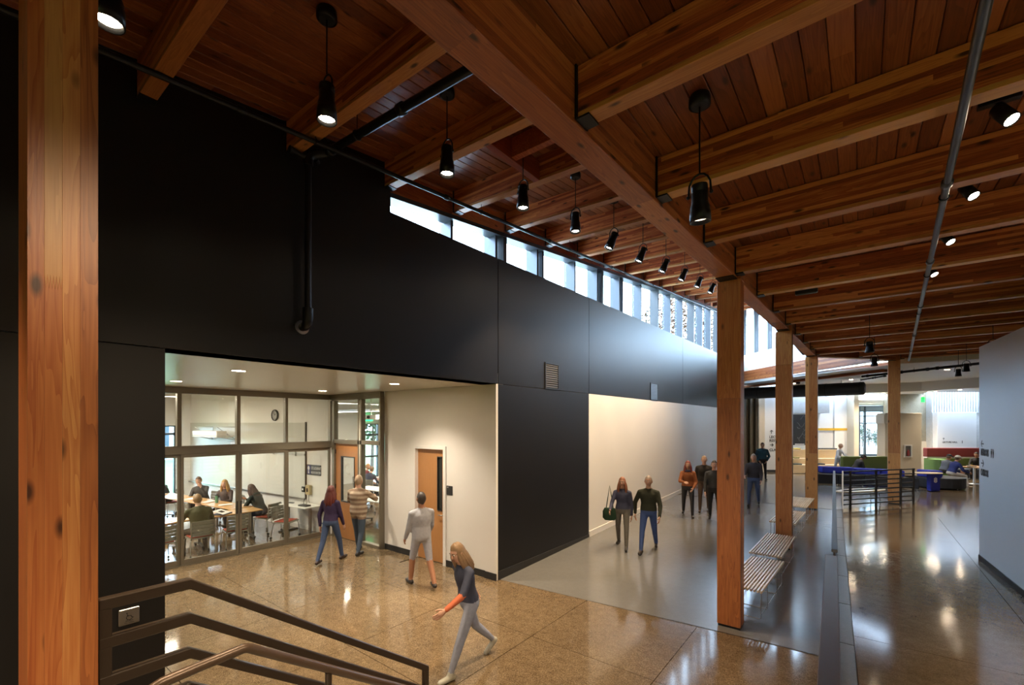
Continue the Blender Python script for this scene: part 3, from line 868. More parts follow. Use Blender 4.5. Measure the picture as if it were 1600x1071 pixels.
# ------------------------------------------------------------------ pipes
def pipe(label, pts, r, mat, name='pipe', couplings=(), hangers=(), fl=1.35):
    p = root(name, label, 'pipe', pts[0])
    o = Vector(pts[0]); P_ = [Vector(a) - o for a in pts]
    MB().tube(P_, r, 12, smooth=True).obj('pipe_run', mat, p)
    tot = P_[-1] - P_[0]
    for c in couplings:
        m = P_[0] + tot * c; d = tot.normalized() * .045
        mb = MB(); mb.tube([m - d, m - d * .8, m + d * .8, m + d], [r * 1.05, r * fl, r * fl, r * 1.05], 12).obj('coupling', mat, p)
    for c, zt in hangers:
        m = P_[0] + tot * c
        mb = MB(); mb.tube([m + Vector((0, 0, r)), (m.x, m.y, zt - o.z)], .005, 6)
        u = perp(tot)[0] if abs(tot.normalized().z) < .9 else Vector((1, 0, 0))
        mb.tube([m + (r + .006) * (cos(a) * Vector((0, 0, 1)) + sin(a) * u) for a in [2 * pi * i / 12 for i in range(13)]], .006, 6)
        mb.obj('rod_hanger', BLACK_STEEL, p)
    return p
ya, yb_ = .2, 22.5
zp = lambda y: 5.87 + .088 * y
pipe('thin black sprinkler pipe running under the purlins beside the clerestory', [(-4.8, ya, zp(ya)), (-4.8, yb_, zp(yb_))], .027, BLACK_STEEL, 'sprinkler_pipe',
     [(i * 2.76 + 1.6) / (yb_ - ya) for i in range(8)], [((y - ya) / (yb_ - ya), zb(-4.8, y) + .02) for y in [1.18 + 1.38 * k for k in range(1, 15, 2)]])
pipe('thick black pipe crossing from the black wall up to the main girder', [(-5.1, 2.87, 6.235), (-1.95, 2.87, 6.035)], .046, BLACK_STEEL, 'sprinkler_main', (.02, .45, .80, .97), ((.2, 6.45),))
vf = bpy.data.objects['sprinkler_main']
MB().tube([(2.42, 0, .02), (2.36, 0, .10), (2.30, 0, .16), (2.30, -.02, .24)], [.03, .04, .03, .035], 8).ball((2.36, 0, .11), .05, 8, 6).ball((2.30, 0, .26), (.05, .03, .05), 8, 6).tube([(2.47, 0, .0), (2.45, 0, .09)], .012, 6).obj('valve_fitting', BLACK_STEEL, vf)
d = root('standpipe', 'vertical black drop pipe on the upper black wall ending in an elbow', 'pipe', (-5.20, 2.68, 0))
MB().tube([(0, 0, 6.10), (0, 0, 4.20)], .038, 12).obj('pipe_run', BLACK_STEEL, d)
MB().tube([(0, 0, 6.02), (0, 0, 6.08), (0, .02, 6.15), (.03, .10, 6.2), (.10, .19, 6.23)], [.058, .058, .055, .055, .05], 12).tube([(0, 0, 6.1), (0, -.16, 6.12), (0, -.22, 6.12)], [.03, .03, .045], 10).tube([(-.02, .1, 6.16), (-.08, .16, 6.16)], .035, 8).obj('valve_fitting', BLACK_STEEL, d)
MB().tube([(0, 0, 4.32), (0, 0, 4.20), (-.02, 0, 4.14), (-.07, 0, 4.11), (-.145, 0, 4.11)], [.06, .06, .058, .052, .05], 12).obj('elbow', BLACK_STEEL, d)
MB().tube([(-.147, 0, 4.11), (-.135, 0, 4.11)], .085, 16).obj('wall_flange', STEEL, d)
pipe('long grey conduit pipe slung under the low roof joists at the right', [(.33, 0.0, 4.965), (1.22, 19.2, 4.965)], .027, GALV, 'conduit_pipe',
     [(y) / 19.2 for y in (5.2, 7.6, 10.4, 13.6, 16.6)], [(y / 19.2, 5.06) for y in (2.74, 5.5, 8.26, 11.02, 13.78, 16.54)], 1.5)

# ceiling boxes
def jbox(label, x, y, z, sx, sy, sz):
    p = root('ceiling_box', label, 'box', (x, y, z))
    MB().box(-sx / 2, sx / 2, -sy / 2, sy / 2, -sz, 0).obj('housing', PLASTIC, p, bevel=.012)
    MB().box(-sx / 2 + .02, sx / 2 - .02, -sy / 2 + .02, sy / 2 - .02, -sz - .004, -sz).obj('grille', BLACK_STEEL, p)
jbox('black box speaker on the low deck, cut by the top edge', -1.12, 1.92, 5.40, .26, .2, .12)
jbox('small black box under the low deck to the right of the first post', -.72, 8.95, 5.20, .32, .10, .08)
MB().box(-.73, -.71, 8.94, 8.96, 5.20, 5.40).obj('box_stem', BLACK_STEEL, bpy.data.objects['ceiling_box.001']).matrix_parent_inverse = Matrix.Translation((.72, -8.95, -5.20))

# wall grilles on the black wall
GRILL = plain('grille_black', (.004, .004, .004), .5)
def grille(label, y0, y1_, z0, z1):
    p = root('vent_grille', label, 'vent', (-5.35, y0, z0), group='grilles in the black wall')
    w, h_ = y1_ - y0, z1 - z0
    mb = MB(); t = .03
    mb.box(0, .015, 0, w, 0, t).box(0, .015, 0, w, h_ - t, h_).box(0, .015, 0, t, t, h_ - t).box(0, .015, w - t, w, t, h_ - t)
    mb.obj('grille_frame', GRILL, p)
    mb = MB(); mb.box(0.001, .002, t, w - t, t, h_ - t); mb.obj('dark_back', RUBBER, p)
    k = int((h_ - 2 * t) / .045)
    for i in range(k):
        z = t + (i + .5) * (h_ - 2 * t) / k
        MB().add([(.002, t, z + .015), (.002, w - t, z + .015), (.013, w - t, z - .012), (.013, t, z - .012), (.002, t, z + .011), (.002, w - t, z + .011), (.010, w - t, z - .014), (.010, t, z - .014)],
                 [(0, 3, 2, 1), (4, 5, 6, 7), (0, 1, 5, 4), (1, 2, 6, 5), (2, 3, 7, 6), (3, 0, 4, 7)]).obj('louver', GRILL, p)
grille('dark louvred vent grille in the black wall, the nearer and larger one', 7.97, 8.52, 3.68, 4.26)
grille('dark louvred vent grille above the white hall wall, the farther one', 14.06, 14.74, 3.68, 4.25)

# ------------------------------------------------------------------ lettering
def text(body, size, mat, parent, M, name='lettering', ext=.001, bold=0.0, align='LEFT'):
    cu = bpy.data.curves.new('t', 'FONT'); cu.body = body; cu.size = size; cu.extrude = ext; cu.offset = bold; cu.align_x = align; cu.resolution_u = 2
    t = bpy.data.objects.new('t', cu); COL.objects.link(t)
    me = bpy.data.meshes.new_from_object(t.evaluated_get(bpy.context.evaluated_depsgraph_get()))
    bpy.data.objects.remove(t)
    me.transform(M); me.materials.clear(); me.materials.append(mat)
    o = bpy.data.objects.new(name, me); COL.objects.link(o); o.parent = parent
    return o
def frame(orig, xdir, up=(0, 0, 1)):
    x = Vector(xdir).normalized(); y = Vector(up); z = x.cross(y)
    return Matrix(((x.x, y.x, z.x, orig[0]), (x.y, y.y, z.y, orig[1]), (x.z, y.z, z.z, orig[2]), (0, 0, 0, 1)))
INK = plain('sign_ink', (.012, .012, .014), .5)
INK_W = plain('sign_white', (.75, .75, .75), .5)
def arrow(parent, M, s, ang, mat=INK):
    """a plain arrow drawn with three strokes, pointing along ang"""
    mb = MB(); R = Matrix.Rotation(ang, 3, 'Z')
    def st_(a, b, w=.16):
        a, b = Vector((*a, 0)), Vector((*b, 0)); d = (b - a).normalized(); nn = Vector((-d.y, d.x, 0)) * w / 2
        vs = [a - nn, b - nn, b + nn, a + nn]
        mb.add([M @ (R @ (v * s)) for v in vs] + [M @ (R @ (v * s) + Vector((0, 0, .002))) for v in vs], [(3, 2, 1, 0), (4, 5, 6, 7), (0, 1, 5, 4), (1, 2, 6, 5), (2, 3, 7, 6), (3, 0, 4, 7)])
    st_((-.5, 0), (.5, 0)); st_((.5, 0), (.1, .42)); st_((.5, 0), (.1, -.42))
    return mb.obj('arrow', mat, parent)
def person_icon(parent, M, s, mat=INK):
    mb = MB()
    mb.prism([(.5 + .16 * cos(2 * pi * k / 10), 1.0 + .16 * sin(2 * pi * k / 10)) for k in range(10)], 0, .02)
    mb.prism([(.25, .2), (.4, .2), (.4, -.45), (.6, -.45), (.6, .2), (.75, .2), (.78, .8), (.22, .8)], 0, .02)
    mb.v = [tuple(M @ (Vector(v) * s)) for v in mb.v]
    return mb.obj('pictogram', mat, parent)

# push plate on the black wall
p = root('push_plate', 'square steel door push plate with a wheelchair symbol on the black wall', 'button', (-5.35, .98, 1.08))
MB().box(0, .02, 0, .15, 0, .15).obj('plate', STEEL, p, bevel=.006)
M = frame((.0205, 0, 0), (0, 1, 0))
mb = MB()
wc_ = [(.060, .098), (.064, .082), (.086, .082), (.098, .060), (.106, .062)]
mb.tube([M @ Vector((a, b, .0)) for a, b in wc_], .0035, 6)
mb.tube([M @ Vector((.076 + .022 * cos(t), .068 + .022 * sin(t), 0)) for t in [radians(110 + 20 * i) for i in range(12)]], .003, 6)
mb.ball(M @ Vector((.059, .108, 0)), .006, 8, 5)
mb.obj('wheelchair_symbol', INK, p)
text('PUSH', .022, INK, p, M @ Matrix.Translation((.075, .030, 0)), align='CENTER')
text('TO OPEN', .016, INK, p, M @ Matrix.Translation((.075, .014, 0)), align='CENTER')
# plate beside the wooden door
p = root('door_sign', 'small black room sign on the cream wall beside the wooden door', 'sign', (-6.60, Y0, 1.47))
MB().box(-.085, .085, -.012, 0, 0, .19).obj('plate', PLASTIC, p, bevel=.003)
MB().box(-.065, -.03, -.0135, -.012, .155, .165).obj('light_mark', INK_W, p)

# ------------------------------------------------------------------ railings
def guard_pts(y):   # near stair guard: level, then down the stairs
    zt = 2.127 if y <= .80 else 2.127 - .71 * (y - .80)
    return zt
gx = -2.80
g1 = root('stair_guard', 'bronze painted flat-bar stair guard beside the big post, sloping to the lobby', 'railing', (gx, .44, 0))
def gbar(mb, dz, y0=.44, y1_=2.447, h=.055, t=.045):
    pr = [(y, guard_pts(y) - dz) for y in (y0, .80, y1_)]
    vs = []
    for y, z in pr:
        vs += [(-t / 2, y - .44, z), (t / 2, y - .44, z), (t / 2, y - .44, z - h), (-t / 2, y - .44, z - h)]
    fs = [(0, 1, 2, 3), (11, 10, 9, 8)]
    for i in (0, 4):
        fs += [(i + j, i + 4 + j, i + 4 + (j + 1) % 4, i + (j + 1) % 4) for j in range(4)]
    mb.add(vs, fs)
MBs = MB(); gbar(MBs, 0); MBs.obj('top_rail', BRONZE, g1, bevel=.005)
for i in range(1, 6):
    mb = MB(); gbar(mb, .183 * i); mb.obj('rail', BRONZE, g1, bevel=.005)
MB().box(-.0205, .0205, .001, .048, 1.05, 2.10).obj('stile', BRONZE, g1, bevel=.003)
MB().box(-.0205, .0205, 1.962, 2.006, 0.0, guard_pts(2.447) - .01).obj('end_post', BRONZE, g1, bevel=.003)

h2 = root('stair_handrail', 'round bronze handrail bending down the stairs in the bottom left corner', 'railing', (-2.30, 0, 0))
MB().tube([(.0, .50, 1.70), (0, .47, 1.78), (0, .50, 1.842), (0, .56, 1.862), (0, .70, 1.872), (0, .868, 1.880), (0, .885, 1.878), (0, .905, 1.868), (0, 1.10, 1.735), (0, 1.71, 1.319), (0, 2.2, .985)], .0225, 14).obj('handrail_tube', BRONZE_L, h2)
for y in (1.30, 2.0):
    zt = 1.88 - .68 * (y - .886)
    MB().tube([(0, y, zt - .02), (0, y, zt - .75)], .018, 10).obj('support_post', BRONZE, h2)
MB().tube([(0, .52, 1.72), (0, .52, 1.09)], .018, 10).obj('support_post', BRONZE, h2)

st_ = root('stairs', 'concrete stair flight and landing below the near guard', kind='structure')
MB().box(-2.78, -.45, -3.5, .80, .95, 1.07).obj('landing', KERB, st_)
for i in range(6):
    MB().box(-2.78, -.45, .80 + .26 * i, .80 + .26 * (i + 1), .02, 1.07 - .153 * (i + 1)).obj('step', KERB, st_)

# ramp guard on the right, seen along its length
def kline(y): return kx(y) - .07
g2 = root('ramp_guard', 'wide bronze capped guard beside the ramp at the lower right', 'railing', (0, 0, 0))
MB().bar((kline(1.6) - .03, 1.6, 1.375), (kline(6.40) - .03, 6.40, 1.375), .115, .05).obj('cap_rail', BRONZE_L, g2, bevel=.004)
for i in range(6):
    z = 1.22 - .16 * i
    MB().bar((kline(1.6), 1.6, z), (kline(6.4), 6.4, z), .03, .035).obj('rail', BRONZE, g2)
for y in (1.7, 3.2, 4.8, 6.3):
    MB().cbox((kline(y), y, .83), .05, .05, 1.07).obj('post', BRONZE, g2)
g3 = root('ramp_railing', 'grey steel railing running along the kerb beside the benches', 'railing', (0, 0, 0))
yb0, yb1 = 6.55, 16.95
MB().bar((kline(yb0), yb0, 1.42), (kline(yb1), yb1, 1.45), .06, .035).obj('top_rail', DARK_STEEL, g3, bevel=.003)
for i in range(7):
    z = 1.28 - .145 * i
    MB().bar((kline(yb0), yb0, z), (kline(yb1), yb1, z + .02), .02, .03).obj('rail', DARK_STEEL, g3)
for i in range(8):
    y = yb0 + .1 + (yb1 - yb0 - .2) * i / 7
    MB().cbox((kline(y), y, .85), .025, .05, 1.16).obj('post', DARK_STEEL, g3)
g4 = root('far_railing', 'grey steel railing with eight bars across the end of the ramp', 'railing', (0, 0, 0))
ra, rb = Vector((-.44, 17.08, 0)), Vector((1.38, 19.58, 0))
rp_ = lambda t, z: tuple(ra.lerp(rb, t) + Vector((0, 0, z)))
for i in range(8):
    z = 1.435 - .145 * i
    MB().bar(rp_(0, z), rp_(1, z), .03 if i else .05, .034).obj('top_rail' if i == 0 else 'rail', DARK_STEEL, g4)
for t in (.10, .45, .80, .985):
    a = rp_(t, .875)
    MB().cbox(a, .03, .07, 1.17, math.atan2(2.5, 1.82) + pi / 2).obj('post', DARK_STEEL, g4)
MB().cbox(rp_(0, .86), .035, .09, 1.2, radians(0)).obj('end_post', plain('lit_end_steel', (.5, .52, .55), .3, .6), g4)  # lit end of the railing, its brightness put into the steel colour

# ------------------------------------------------------------------ slatted benches
def slat_bench(label, x, y, z, rz_, ln=1.84):
    p = root('slatted_bench', label, 'bench', (x, y, z), rz_, 'slatted benches in a line beside the ramp')
    W = .54
    for i in range(12):
        cx_ = -W / 2 + .02 + i * (W - .04) / 11
        MB().box(cx_ - .0135, cx_ + .0135, -ln / 2, ln / 2, .405, .44).obj('slat', W_SLAT, p, bevel=.003)
    for yy in (-ln / 2 + .30, 0, ln / 2 - .30):
        MB().box(-W / 2 + .005, W / 2 - .005, yy - .012, yy + .012, .409, .434).obj('cross_batten', W_SLAT, p)
    for yy in (-ln / 2 + .06, -ln / 2 + .52, ln / 2 - .52, ln / 2 - .06):
        MB().tube([(-W / 2 + .03, yy, .408), (-W / 2 + .03, yy, .02), (-W / 2 + .05, yy, .0075), (W / 2 - .05, yy, .0075), (W / 2 - .03, yy, .02), (W / 2 - .03, yy, .408)], .0065, 8).obj('wire_leg', CHROME, p)
    for sx in (-1, 1):
        MB().tube([(sx * (W / 2 - .03), -ln / 2 + .06, .07), (sx * (W / 2 - .03), ln / 2 - .06, .07)], .005, 6).obj('wire_rail', CHROME, p)
slat_bench('slatted wooden bench nearest the first square post', -1.36, 8.25, rz(8.25) + .012, radians(-2.0))
slat_bench('slatted wooden bench just in front of the second square post', -1.36, 10.15, rz(10.15) + .012, radians(-1.0))
slat_bench('slatted wooden bench just behind the second square post', -1.42, 12.95, rz(12.95) + .012, radians(-1.5))
slat_bench('slatted wooden bench farthest away, before the third square post', -1.38, 15.15, rz(15.15) + .012, radians(-1.5))

# ------------------------------------------------------------------ classroom furniture
SHELL = plain('chair_shell_taupe', (.20, .185, .145), .45)
RED = plain('seat_pad_red', (.33, .055, .03), .75, var=.15, scale=40)
WT = plain('white_laminate', (.72, .70, .66), .35)
def make_chair(label, loc, rz_, group, red=True):
    p = root('classroom_chair', label, 'chair', loc, rz_, group)
    mb = MB()
    prof = [(-.21, .43), (-.10, .425), (.08, .43), (.19, .445), (.235, .425)]
    vs = []
    for y, z in prof: vs += [(-.225, y, z), (.225, y, z), (.225, y, z - .022), (-.225, y, z - .022)]
    fs = [(0, 1, 2, 3), (19, 18, 17, 16)]
    for i in range(0, 16, 4): fs += [(i + j, i + 4 + j, i + 4 + (j + 1) % 4, i + (j + 1) % 4) for j in range(4)]
    mb.add(vs, fs).obj('seat', SHELL, p, bevel=.008)
    MB().box(-.205, .205, -.18, .20, .432, .458).obj('seat_pad', RED, p, bevel=.012, seg=2)
    # backrest: a curved shell with four slots
    def bx(z0, z1, t=.012, w=.225):
        m = MB(); rows = []
        for z in (z0, z1):
            for k in range(7):
                u = -1 + k / 3
                yy = -.235 - .10 * (z - .43) - .0 + .035 * (u * u)
                rows.append((u * w, yy, z))
        front = [(a, b + t, c) for a, b, c in rows]
        n = 7
        vs = rows + front; fs = []
        for k in range(6):
            fs += [(k, k + 1, n + k + 1, n + k)[::-1], (14 + k, 14 + k + 1, 14 + n + k + 1, 14 + n + k), (k, k + 1, 14 + k + 1, 14 + k), (n + k, 14 + n + k, 14 + n + k + 1, n + k + 1)]
        fs += [(0, 14, 14 + n, n), (6, 6 + n, 14 + n + 6, 14 + 6)]
        return m.add(vs, fs, 0, False)
    for z0, z1 in ((.47, .555), (.568, .628), (.641, .701), (.714, .80)):
        bx(z0, z1).obj('back_slat', SHELL, p)
    for sx in (-1, 1):
        MB().tube([(sx * .215, -.20, .40), (sx * .222, -.235, .46), (sx * .222, -.235, .62), (sx * .218, -.252, .78)], .011, 8).obj('back_frame', STEEL, p)
        lg = MB().tube([(sx * .20, .17, .415), (sx * .225, .20, .36), (sx * .24, .225, .075)], .0105, 8).obj('leg', STEEL, p)
        MB().tube([(sx * .24 - .012, .225, .032), (sx * .24 + .012, .225, .032)], .030, 10).obj('caster', RUBBER, lg)
        lg = MB().tube([(sx * .20, -.15, .415), (sx * .225, -.19, .36), (sx * .24, -.24, .075)], .0105, 8).obj('leg', STEEL, p)
        MB().tube([(sx * .24 - .012, -.24, .032), (sx * .24 + .012, -.24, .032)], .030, 10).obj('caster', RUBBER, lg)
    return p
def make_table(label, loc, rz_, ln=1.5, w=.62, top=None, group=None):
    p = root('seminar_table', label, 'table', loc, rz_, group)
    MB().box(-ln / 2, ln / 2, -w / 2, w / 2, .715, .742).obj('tabletop', top or W_TABLE, p, bevel=.006)
    for sx in (-1, 1):
        x = sx * (ln / 2 - .2)
        lg = MB().box(x - .03, x + .03, -.03, .03, .07, .715).obj('leg', STEEL, p, bevel=.004)
        MB().add([(x - .03, -w / 2 + .02, .06), (x + .03, -w / 2 + .02, .06), (x + .03, 0, .11), (x - .03, 0, .11), (x + .03, w / 2 - .02, .06), (x - .03, w / 2 - .02, .06), (x - .03, -w / 2 + .02, .085), (x + .03, -w / 2 + .02, .085), (x + .03, 0, .14), (x - .03, 0, .14), (x + .03, w / 2 - .02, .085), (x - .03, w / 2 - .02, .085)],
                 [(0, 3, 2, 1), (3, 5, 4, 2), (6, 7, 8, 9), (9, 8, 10, 11), (0, 1, 7, 6), (5, 11, 10, 4), (1, 2, 8, 7), (2, 4, 10, 8), (0, 6, 9, 3), (3, 9, 11, 5)]).obj('foot', DARK_STEEL, lg)
        for sy in (-1, 1):
            MB().tube([(x - .015, sy * (w / 2 - .05), .032), (x + .015, sy * (w / 2 - .05), .032)], .031, 10).obj('caster', RUBBER, lg)
    MB().box(-ln / 2 + .2, ln / 2 - .2, -.02, .02, .64, .70).obj('beam', STEEL, p)
    return p
gt = 'maple topped seminar tables in the classroom'
ang = radians(-171.5)
make_table('maple seminar table right behind the glass, near the sliding doors', (-12.27, 4.25, 0), pi / 2, 1.5, group=gt)
make_table('maple seminar table behind the glass at the left, before the man in green', (-12.27, 2.72, 0), pi / 2, 1.5, group=gt)
make_table('maple seminar table between the blonde woman and the glass', (-13.38, 4.68, 0), ang, 1.45, .56, group=gt)
make_table('maple seminar table in front of the grey sweater student', (-14.86, 4.46, 0), ang, 1.45, .56, group=gt)
make_table('maple seminar table farthest left before the hooded student', (-16.34, 4.24, 0), ang, 1.45, .56, group=gt)
gc = 'taupe classroom chairs on casters'
make_chair('taupe slotted chair under the man in the green sweater', (-11.58, 3.50, 0), pi / 2, gc)
make_chair('empty taupe chair with red seat at the left edge of the glass', (-11.58, 2.78, 0), pi / 2 + .1, gc)
make_chair('empty taupe chair with red seat behind the door pulls', (-11.60, 4.22, 0), pi / 2 - .1, gc)
make_chair('taupe chair under the dark green hooded student', (-12.55, 5.35, 0), radians(115), gc)
make_chair('taupe chair under the blonde woman', (-14.55, 5.22, 0), radians(185), gc)
make_chair('taupe chair under the grey sweater student', (-15.9, 5.02, 0), radians(190), gc)
make_chair('empty taupe chair beside the grey sweater student', (-16.75, 4.92, 0), radians(180), gc)
make_chair('taupe chair under the black hooded student', (-17.25, 4.45, 0), radians(190), gc)
make_chair('taupe chair with dark red seat at the white desk', (-11.62, 5.40, 0), radians(-60), gc)

dk = root('desk', 'white height-adjustable desk below the whiteboard by the glass', 'desk', (-11.85, 5.86, 0), radians(5.6))
MB().box(-.68, .66, -.27, .27, .735, .76).obj('desktop', WT, dk, bevel=.005)
for sx in (-.5, .5):
    lg = MB().box(sx - .04, sx + .04, -.025, .025, .03, .735).obj('leg', STEEL, dk)
    MB().box(sx - .045, sx + .045, -.26, .26, 0, .035).obj('foot', DARK_STEEL, lg, bevel=.006)
MB().box(-.5, .5, -.02, .02, .68, .73).obj('beam', STEEL, dk)
o = root('desk_device', 'small dark device with a looped cable on the white desk', 'device', (-11.5, 5.83, .762), radians(10))
MB().box(-.16, .16, -.08, .08, 0, .035).obj('housing', PLASTIC, o, bevel=.008)
MB().tube([(.0, .05, .03), (.0, .09, .12), (-.05, .1, .17), (-.12, .1, .16), (-.16, .09, .10), (-.13, .08, .02)], .006, 6).obj('cable', RUBBER, o)
o = root('remote', 'small dark remote lying at the left of the white desk', 'remote', (-12.2, 5.82, .762), radians(20))
MB().box(-.08, .08, -.03, .03, 0, .02).obj('housing', PLASTIC, o, bevel=.004)
for i in range(3): MB().box(-.05 + .04 * i, -.025 + .04 * i, -.012, .012, .02, .023).obj('button', DARK_STEEL, o)

# whiteboard wall: local frame along the wall (x = left to right as seen), facing -y
wd = Vector((A[0] - B[0], A[1] - B[1], 0)); WL = wd.length; wang = math.atan2(wd.y, wd.x)
def on_wall(s, z): # s metres from the entrance end
    p_ = Vector((A[0], A[1], 0)) - wd.normalized() * s
    return (p_.x, p_.y, z)
wbm = plain('whiteboard_enamel', (.60, .61, .58), .22, spec=.4)
b = root('whiteboard', 'very long glossy whiteboard with a tack rail on the classroom wall', 'whiteboard', on_wall(8.2, 0), wang)
MB().box(0, 7.15, -.025, 0, .86, 2.16).obj('writing_surface', wbm, b)
MB().box(0, 7.15, -.022, 0, 2.16, 2.95).obj('upper_panel', plain('projection_panel', (.47, .46, .41), .35), b)
MB().box(7.15, 7.19, -.03, 0, .84, 2.97).obj('edge_trim', BRONZE, b)
MB().box(0, 7.15, -.08, -.02, .83, .86).obj('marker_tray', STEEL, b)
r_ = MB().box(0, 7.15, -.045, -.022, 2.04, 2.09).obj('tack_rail', STEEL, b)
for s_ in (2.4, 4.4, 5.6, 6.7):
    MB().box(s_ - .04, s_ + .04, -.06, -.045, 2.02, 2.13).obj('clip', STEEL, r_)
for s_, w_ in ((3.1, .35), (4.9, .5)):
    MB().box(s_, s_ + w_, -.05, -.025, 2.17, 2.33).obj('paper_note', INK_W, b)
c = root('wall_clock', 'round black rimmed wall clock above the whiteboard', 'clock', on_wall(2.55, 3.17), wang)
Rx = Matrix.Rotation(pi / 2, 3, 'X')
MB().lathe((0, 0, 0), [(.165, .0), (.17, .02), (.165, .045), (.145, .05), (.145, .03)], 24, M=Rx, cap=False).obj('rim', RUBBER, c)
MB().lathe((0, 0, 0), [(.148, .025), (.07, .025), (.002, .025)], 24, M=Rx).obj('dial', INK_W, c)
mb = MB()
for k in range(12):
    a = 2 * pi * k / 12
    mb.cbox((.115 * sin(a), -.027, .115 * cos(a)), .012, .004, .022, M=Matrix.Rotation(a, 3, 'Y'))
mb.obj('hour_marks', INK, c)
MB().bar((0, -.031, 0), (.06, -.031, .05), .006, .012).obj('hour_hand', INK, c)
MB().bar((0, -.033, 0), (-.05, -.033, .10), .006, .010).obj('minute_hand', INK, c)
pr = root('projector_shelf', 'white projector bar on triangular wall brackets above the whiteboard', 'projector', on_wall(5.5, 2.55), wang)
pr.location.y -= .035
MB().box(-.9, .75, -.58, -.28, -.02, .14).obj('projector_body', WT, pr, bevel=.02, seg=2)
MB().box(-.85, .8, -.6, -.03, -.055, -.025).obj('shelf', WT, pr)
for sx in (-.78, .72):
    mb = MB(); mb.tube([(sx, -.01, .26), (sx, -.01, -.16), (sx, -.55, -.03)], .014, 6).tube([(sx, -.01, .26), (sx, -.55, .26), (sx, -.02, -.14)], .014, 6)
    mb.obj('bracket', STEEL, pr)
sg = root('room_sign', 'dark two-line sign with a blue emblem on the classroom wall', 'sign', on_wall(.98, 1.52), wang)
MB().box(0, .62, -.015, 0, 0, .28).obj('panel', plain('sign_charcoal', (.035, .035, .038), .45), sg)
MB().box(.02, .17, -.018, -.015, .02, .26).obj('emblem_field', plain('sign_blue', (.03, .03, .16), .45), sg)
Mf = frame((0, -.018, 0), (1, 0, 0))
mb = MB(); mb.prism([(.06, .04), (.12, .04), (.10, .12), (.14, .18), (.11, .24), (.07, .24), (.04, .18), (.08, .12)], 0, .003); mb.v = [tuple(Mf @ Vector(v)) for v in mb.v]; mb.obj('emblem', INK_W, sg)
Mf = frame((0, -.016, 0), (1, 0, 0))
text('STUDENT', .105, INK_W, sg, Mf @ Matrix.Translation((.185, .155, 0)))
text('RESOURCES', .082, INK_W, sg, Mf @ Matrix.Translation((.185, .045, 0)))
o = root('wall_phone', 'beige wall phone box beside a small dark box near the desk', 'phone', on_wall(.85, .98), wang)
MB().box(-.09, .09, -.09, 0, 0, .26).obj('housing', plain('phone_beige', (.45, .36, .19), .5), o, bevel=.01)
MB().box(-.03, .03, -.1, -.09, .08, .18).obj('keypad', PLASTIC, o)
MB().tube([(0, -.04, 0), (.01, -.05, -.18), (.02, -.03, -.22)], .008, 6).obj('cable', RUBBER, o)
o = root('wall_box', 'small dark wall box left of the beige wall phone', 'box', on_wall(1.12, 1.03), wang)
MB().box(-.06, .06, -.05, 0, 0, .15).obj('housing', PLASTIC, o, bevel=.006)
MB().box(-.03, .03, -.055, -.05, .05, .10).obj('display', INK_W, o)

# things on and under the tables
o = root('water_bottle', 'translucent green water bottle standing before the blonde woman', 'bottle', (-13.96, 4.62, .743))
MB().lathe((0, 0, 0), [(.036, 0), (.039, .01), (.039, .16), (.028, .19), (.028, .2)], 14).obj('bottle_body', plain('bottle_green', (.10, .26, .15), .15), o)
MB().lathe((0, 0, 0), [(.031, .195), (.031, .235), (.02, .24)], 14).obj('cap', PLASTIC, o)
PAPER = plain('paper', (.78, .77, .74), .6)
def sheet(label, x, y, a, w=.22, h=.30, n_=1, name='paper_sheet'):
    o = root(name, label, 'paper', (x, y, .743), a)
    for i in range(n_):
        MB().cbox((.01 * i, .012 * i, .002 + .004 * i), w, h, .003, .12 * i).obj('sheet', PAPER, o)
sheet('loose papers on the table before the blonde woman', -14.35, 4.55, .3, n_=3)
sheet('loose papers on the table at the right of the blonde woman', -13.45, 4.65, -.4, n_=3)
sheet('loose papers in front of the grey sweater student', -15.3, 4.42, .5, n_=2)
sheet('white paper by the left arm of the man in green', -12.12, 3.28, .2, n_=2)
sheet('white paper before the black hooded student', -17.0, 4.12, .6, n_=1)
o = root('open_binder', 'dark open binder with printed white pages tilted on the near table', 'binder', (-12.12, 4.12, .743), radians(40))
MB().cbox((0, 0, .012), .30, .34, .02).obj('cover', plain('navy_cover', (.02, .022, .05), .4), o)
MB().cbox((-.01, .01, .06), .26, .32, .004, M=Matrix.Rotation(.3, 3, 'Y')).obj('page', PAPER, o)
MB().cbox((-.01, .01, .064), .10, .13, .003, M=Matrix.Rotation(.3, 3, 'Y')).obj('printed_figure', INK, o)
o = root('travel_mug', 'tall dark travel mug on the near table beside the binder', 'mug', (-12.2, 4.52, .743))
MB().lathe((0, 0, 0), [(.034, 0), (.038, .02), (.042, .17)], 14).obj('mug_body', plain('mug_plum', (.035, .015, .03), .3), o)
MB().lathe((0, 0, 0), [(.044, .17), (.044, .185), (.03, .195)], 14).obj('lid', PLASTIC, o)
def bag(label, x, y, col, s=1.0, z=0, name='bag', rough=.7, rz_=0.4):
    o = root(name, label, 'bag', (x, y, z), rz_)
    m = plain('bag_' + label.split()[0], col, rough, var=.3, scale=12, bump=.3)
    MB().rings([[(.17 * s * a * cos(2 * pi * k / 14) * (1 + .08 * sin(3 * k)), .10 * s * a * sin(2 * pi * k / 14), h_ * s) for k in range(14)] for a, h_ in ((.9, 0), (1.05, .06), (1.0, .2), (.8, .32), (.35, .36))]).obj('pouch', m, o)
    for sy in (-1, 1):
        MB().tube([(-.07 * s, sy * .04 * s, .33 * s), (-.05 * s, sy * .05 * s, .44 * s), (.05 * s, sy * .05 * s, .44 * s), (.07 * s, sy * .04 * s, .33 * s)], .009 * s, 6).obj('strap', m, o)
bag('tan leather bag on the classroom floor under the tables', -14.0, 3.42, (.32, .17, .04))
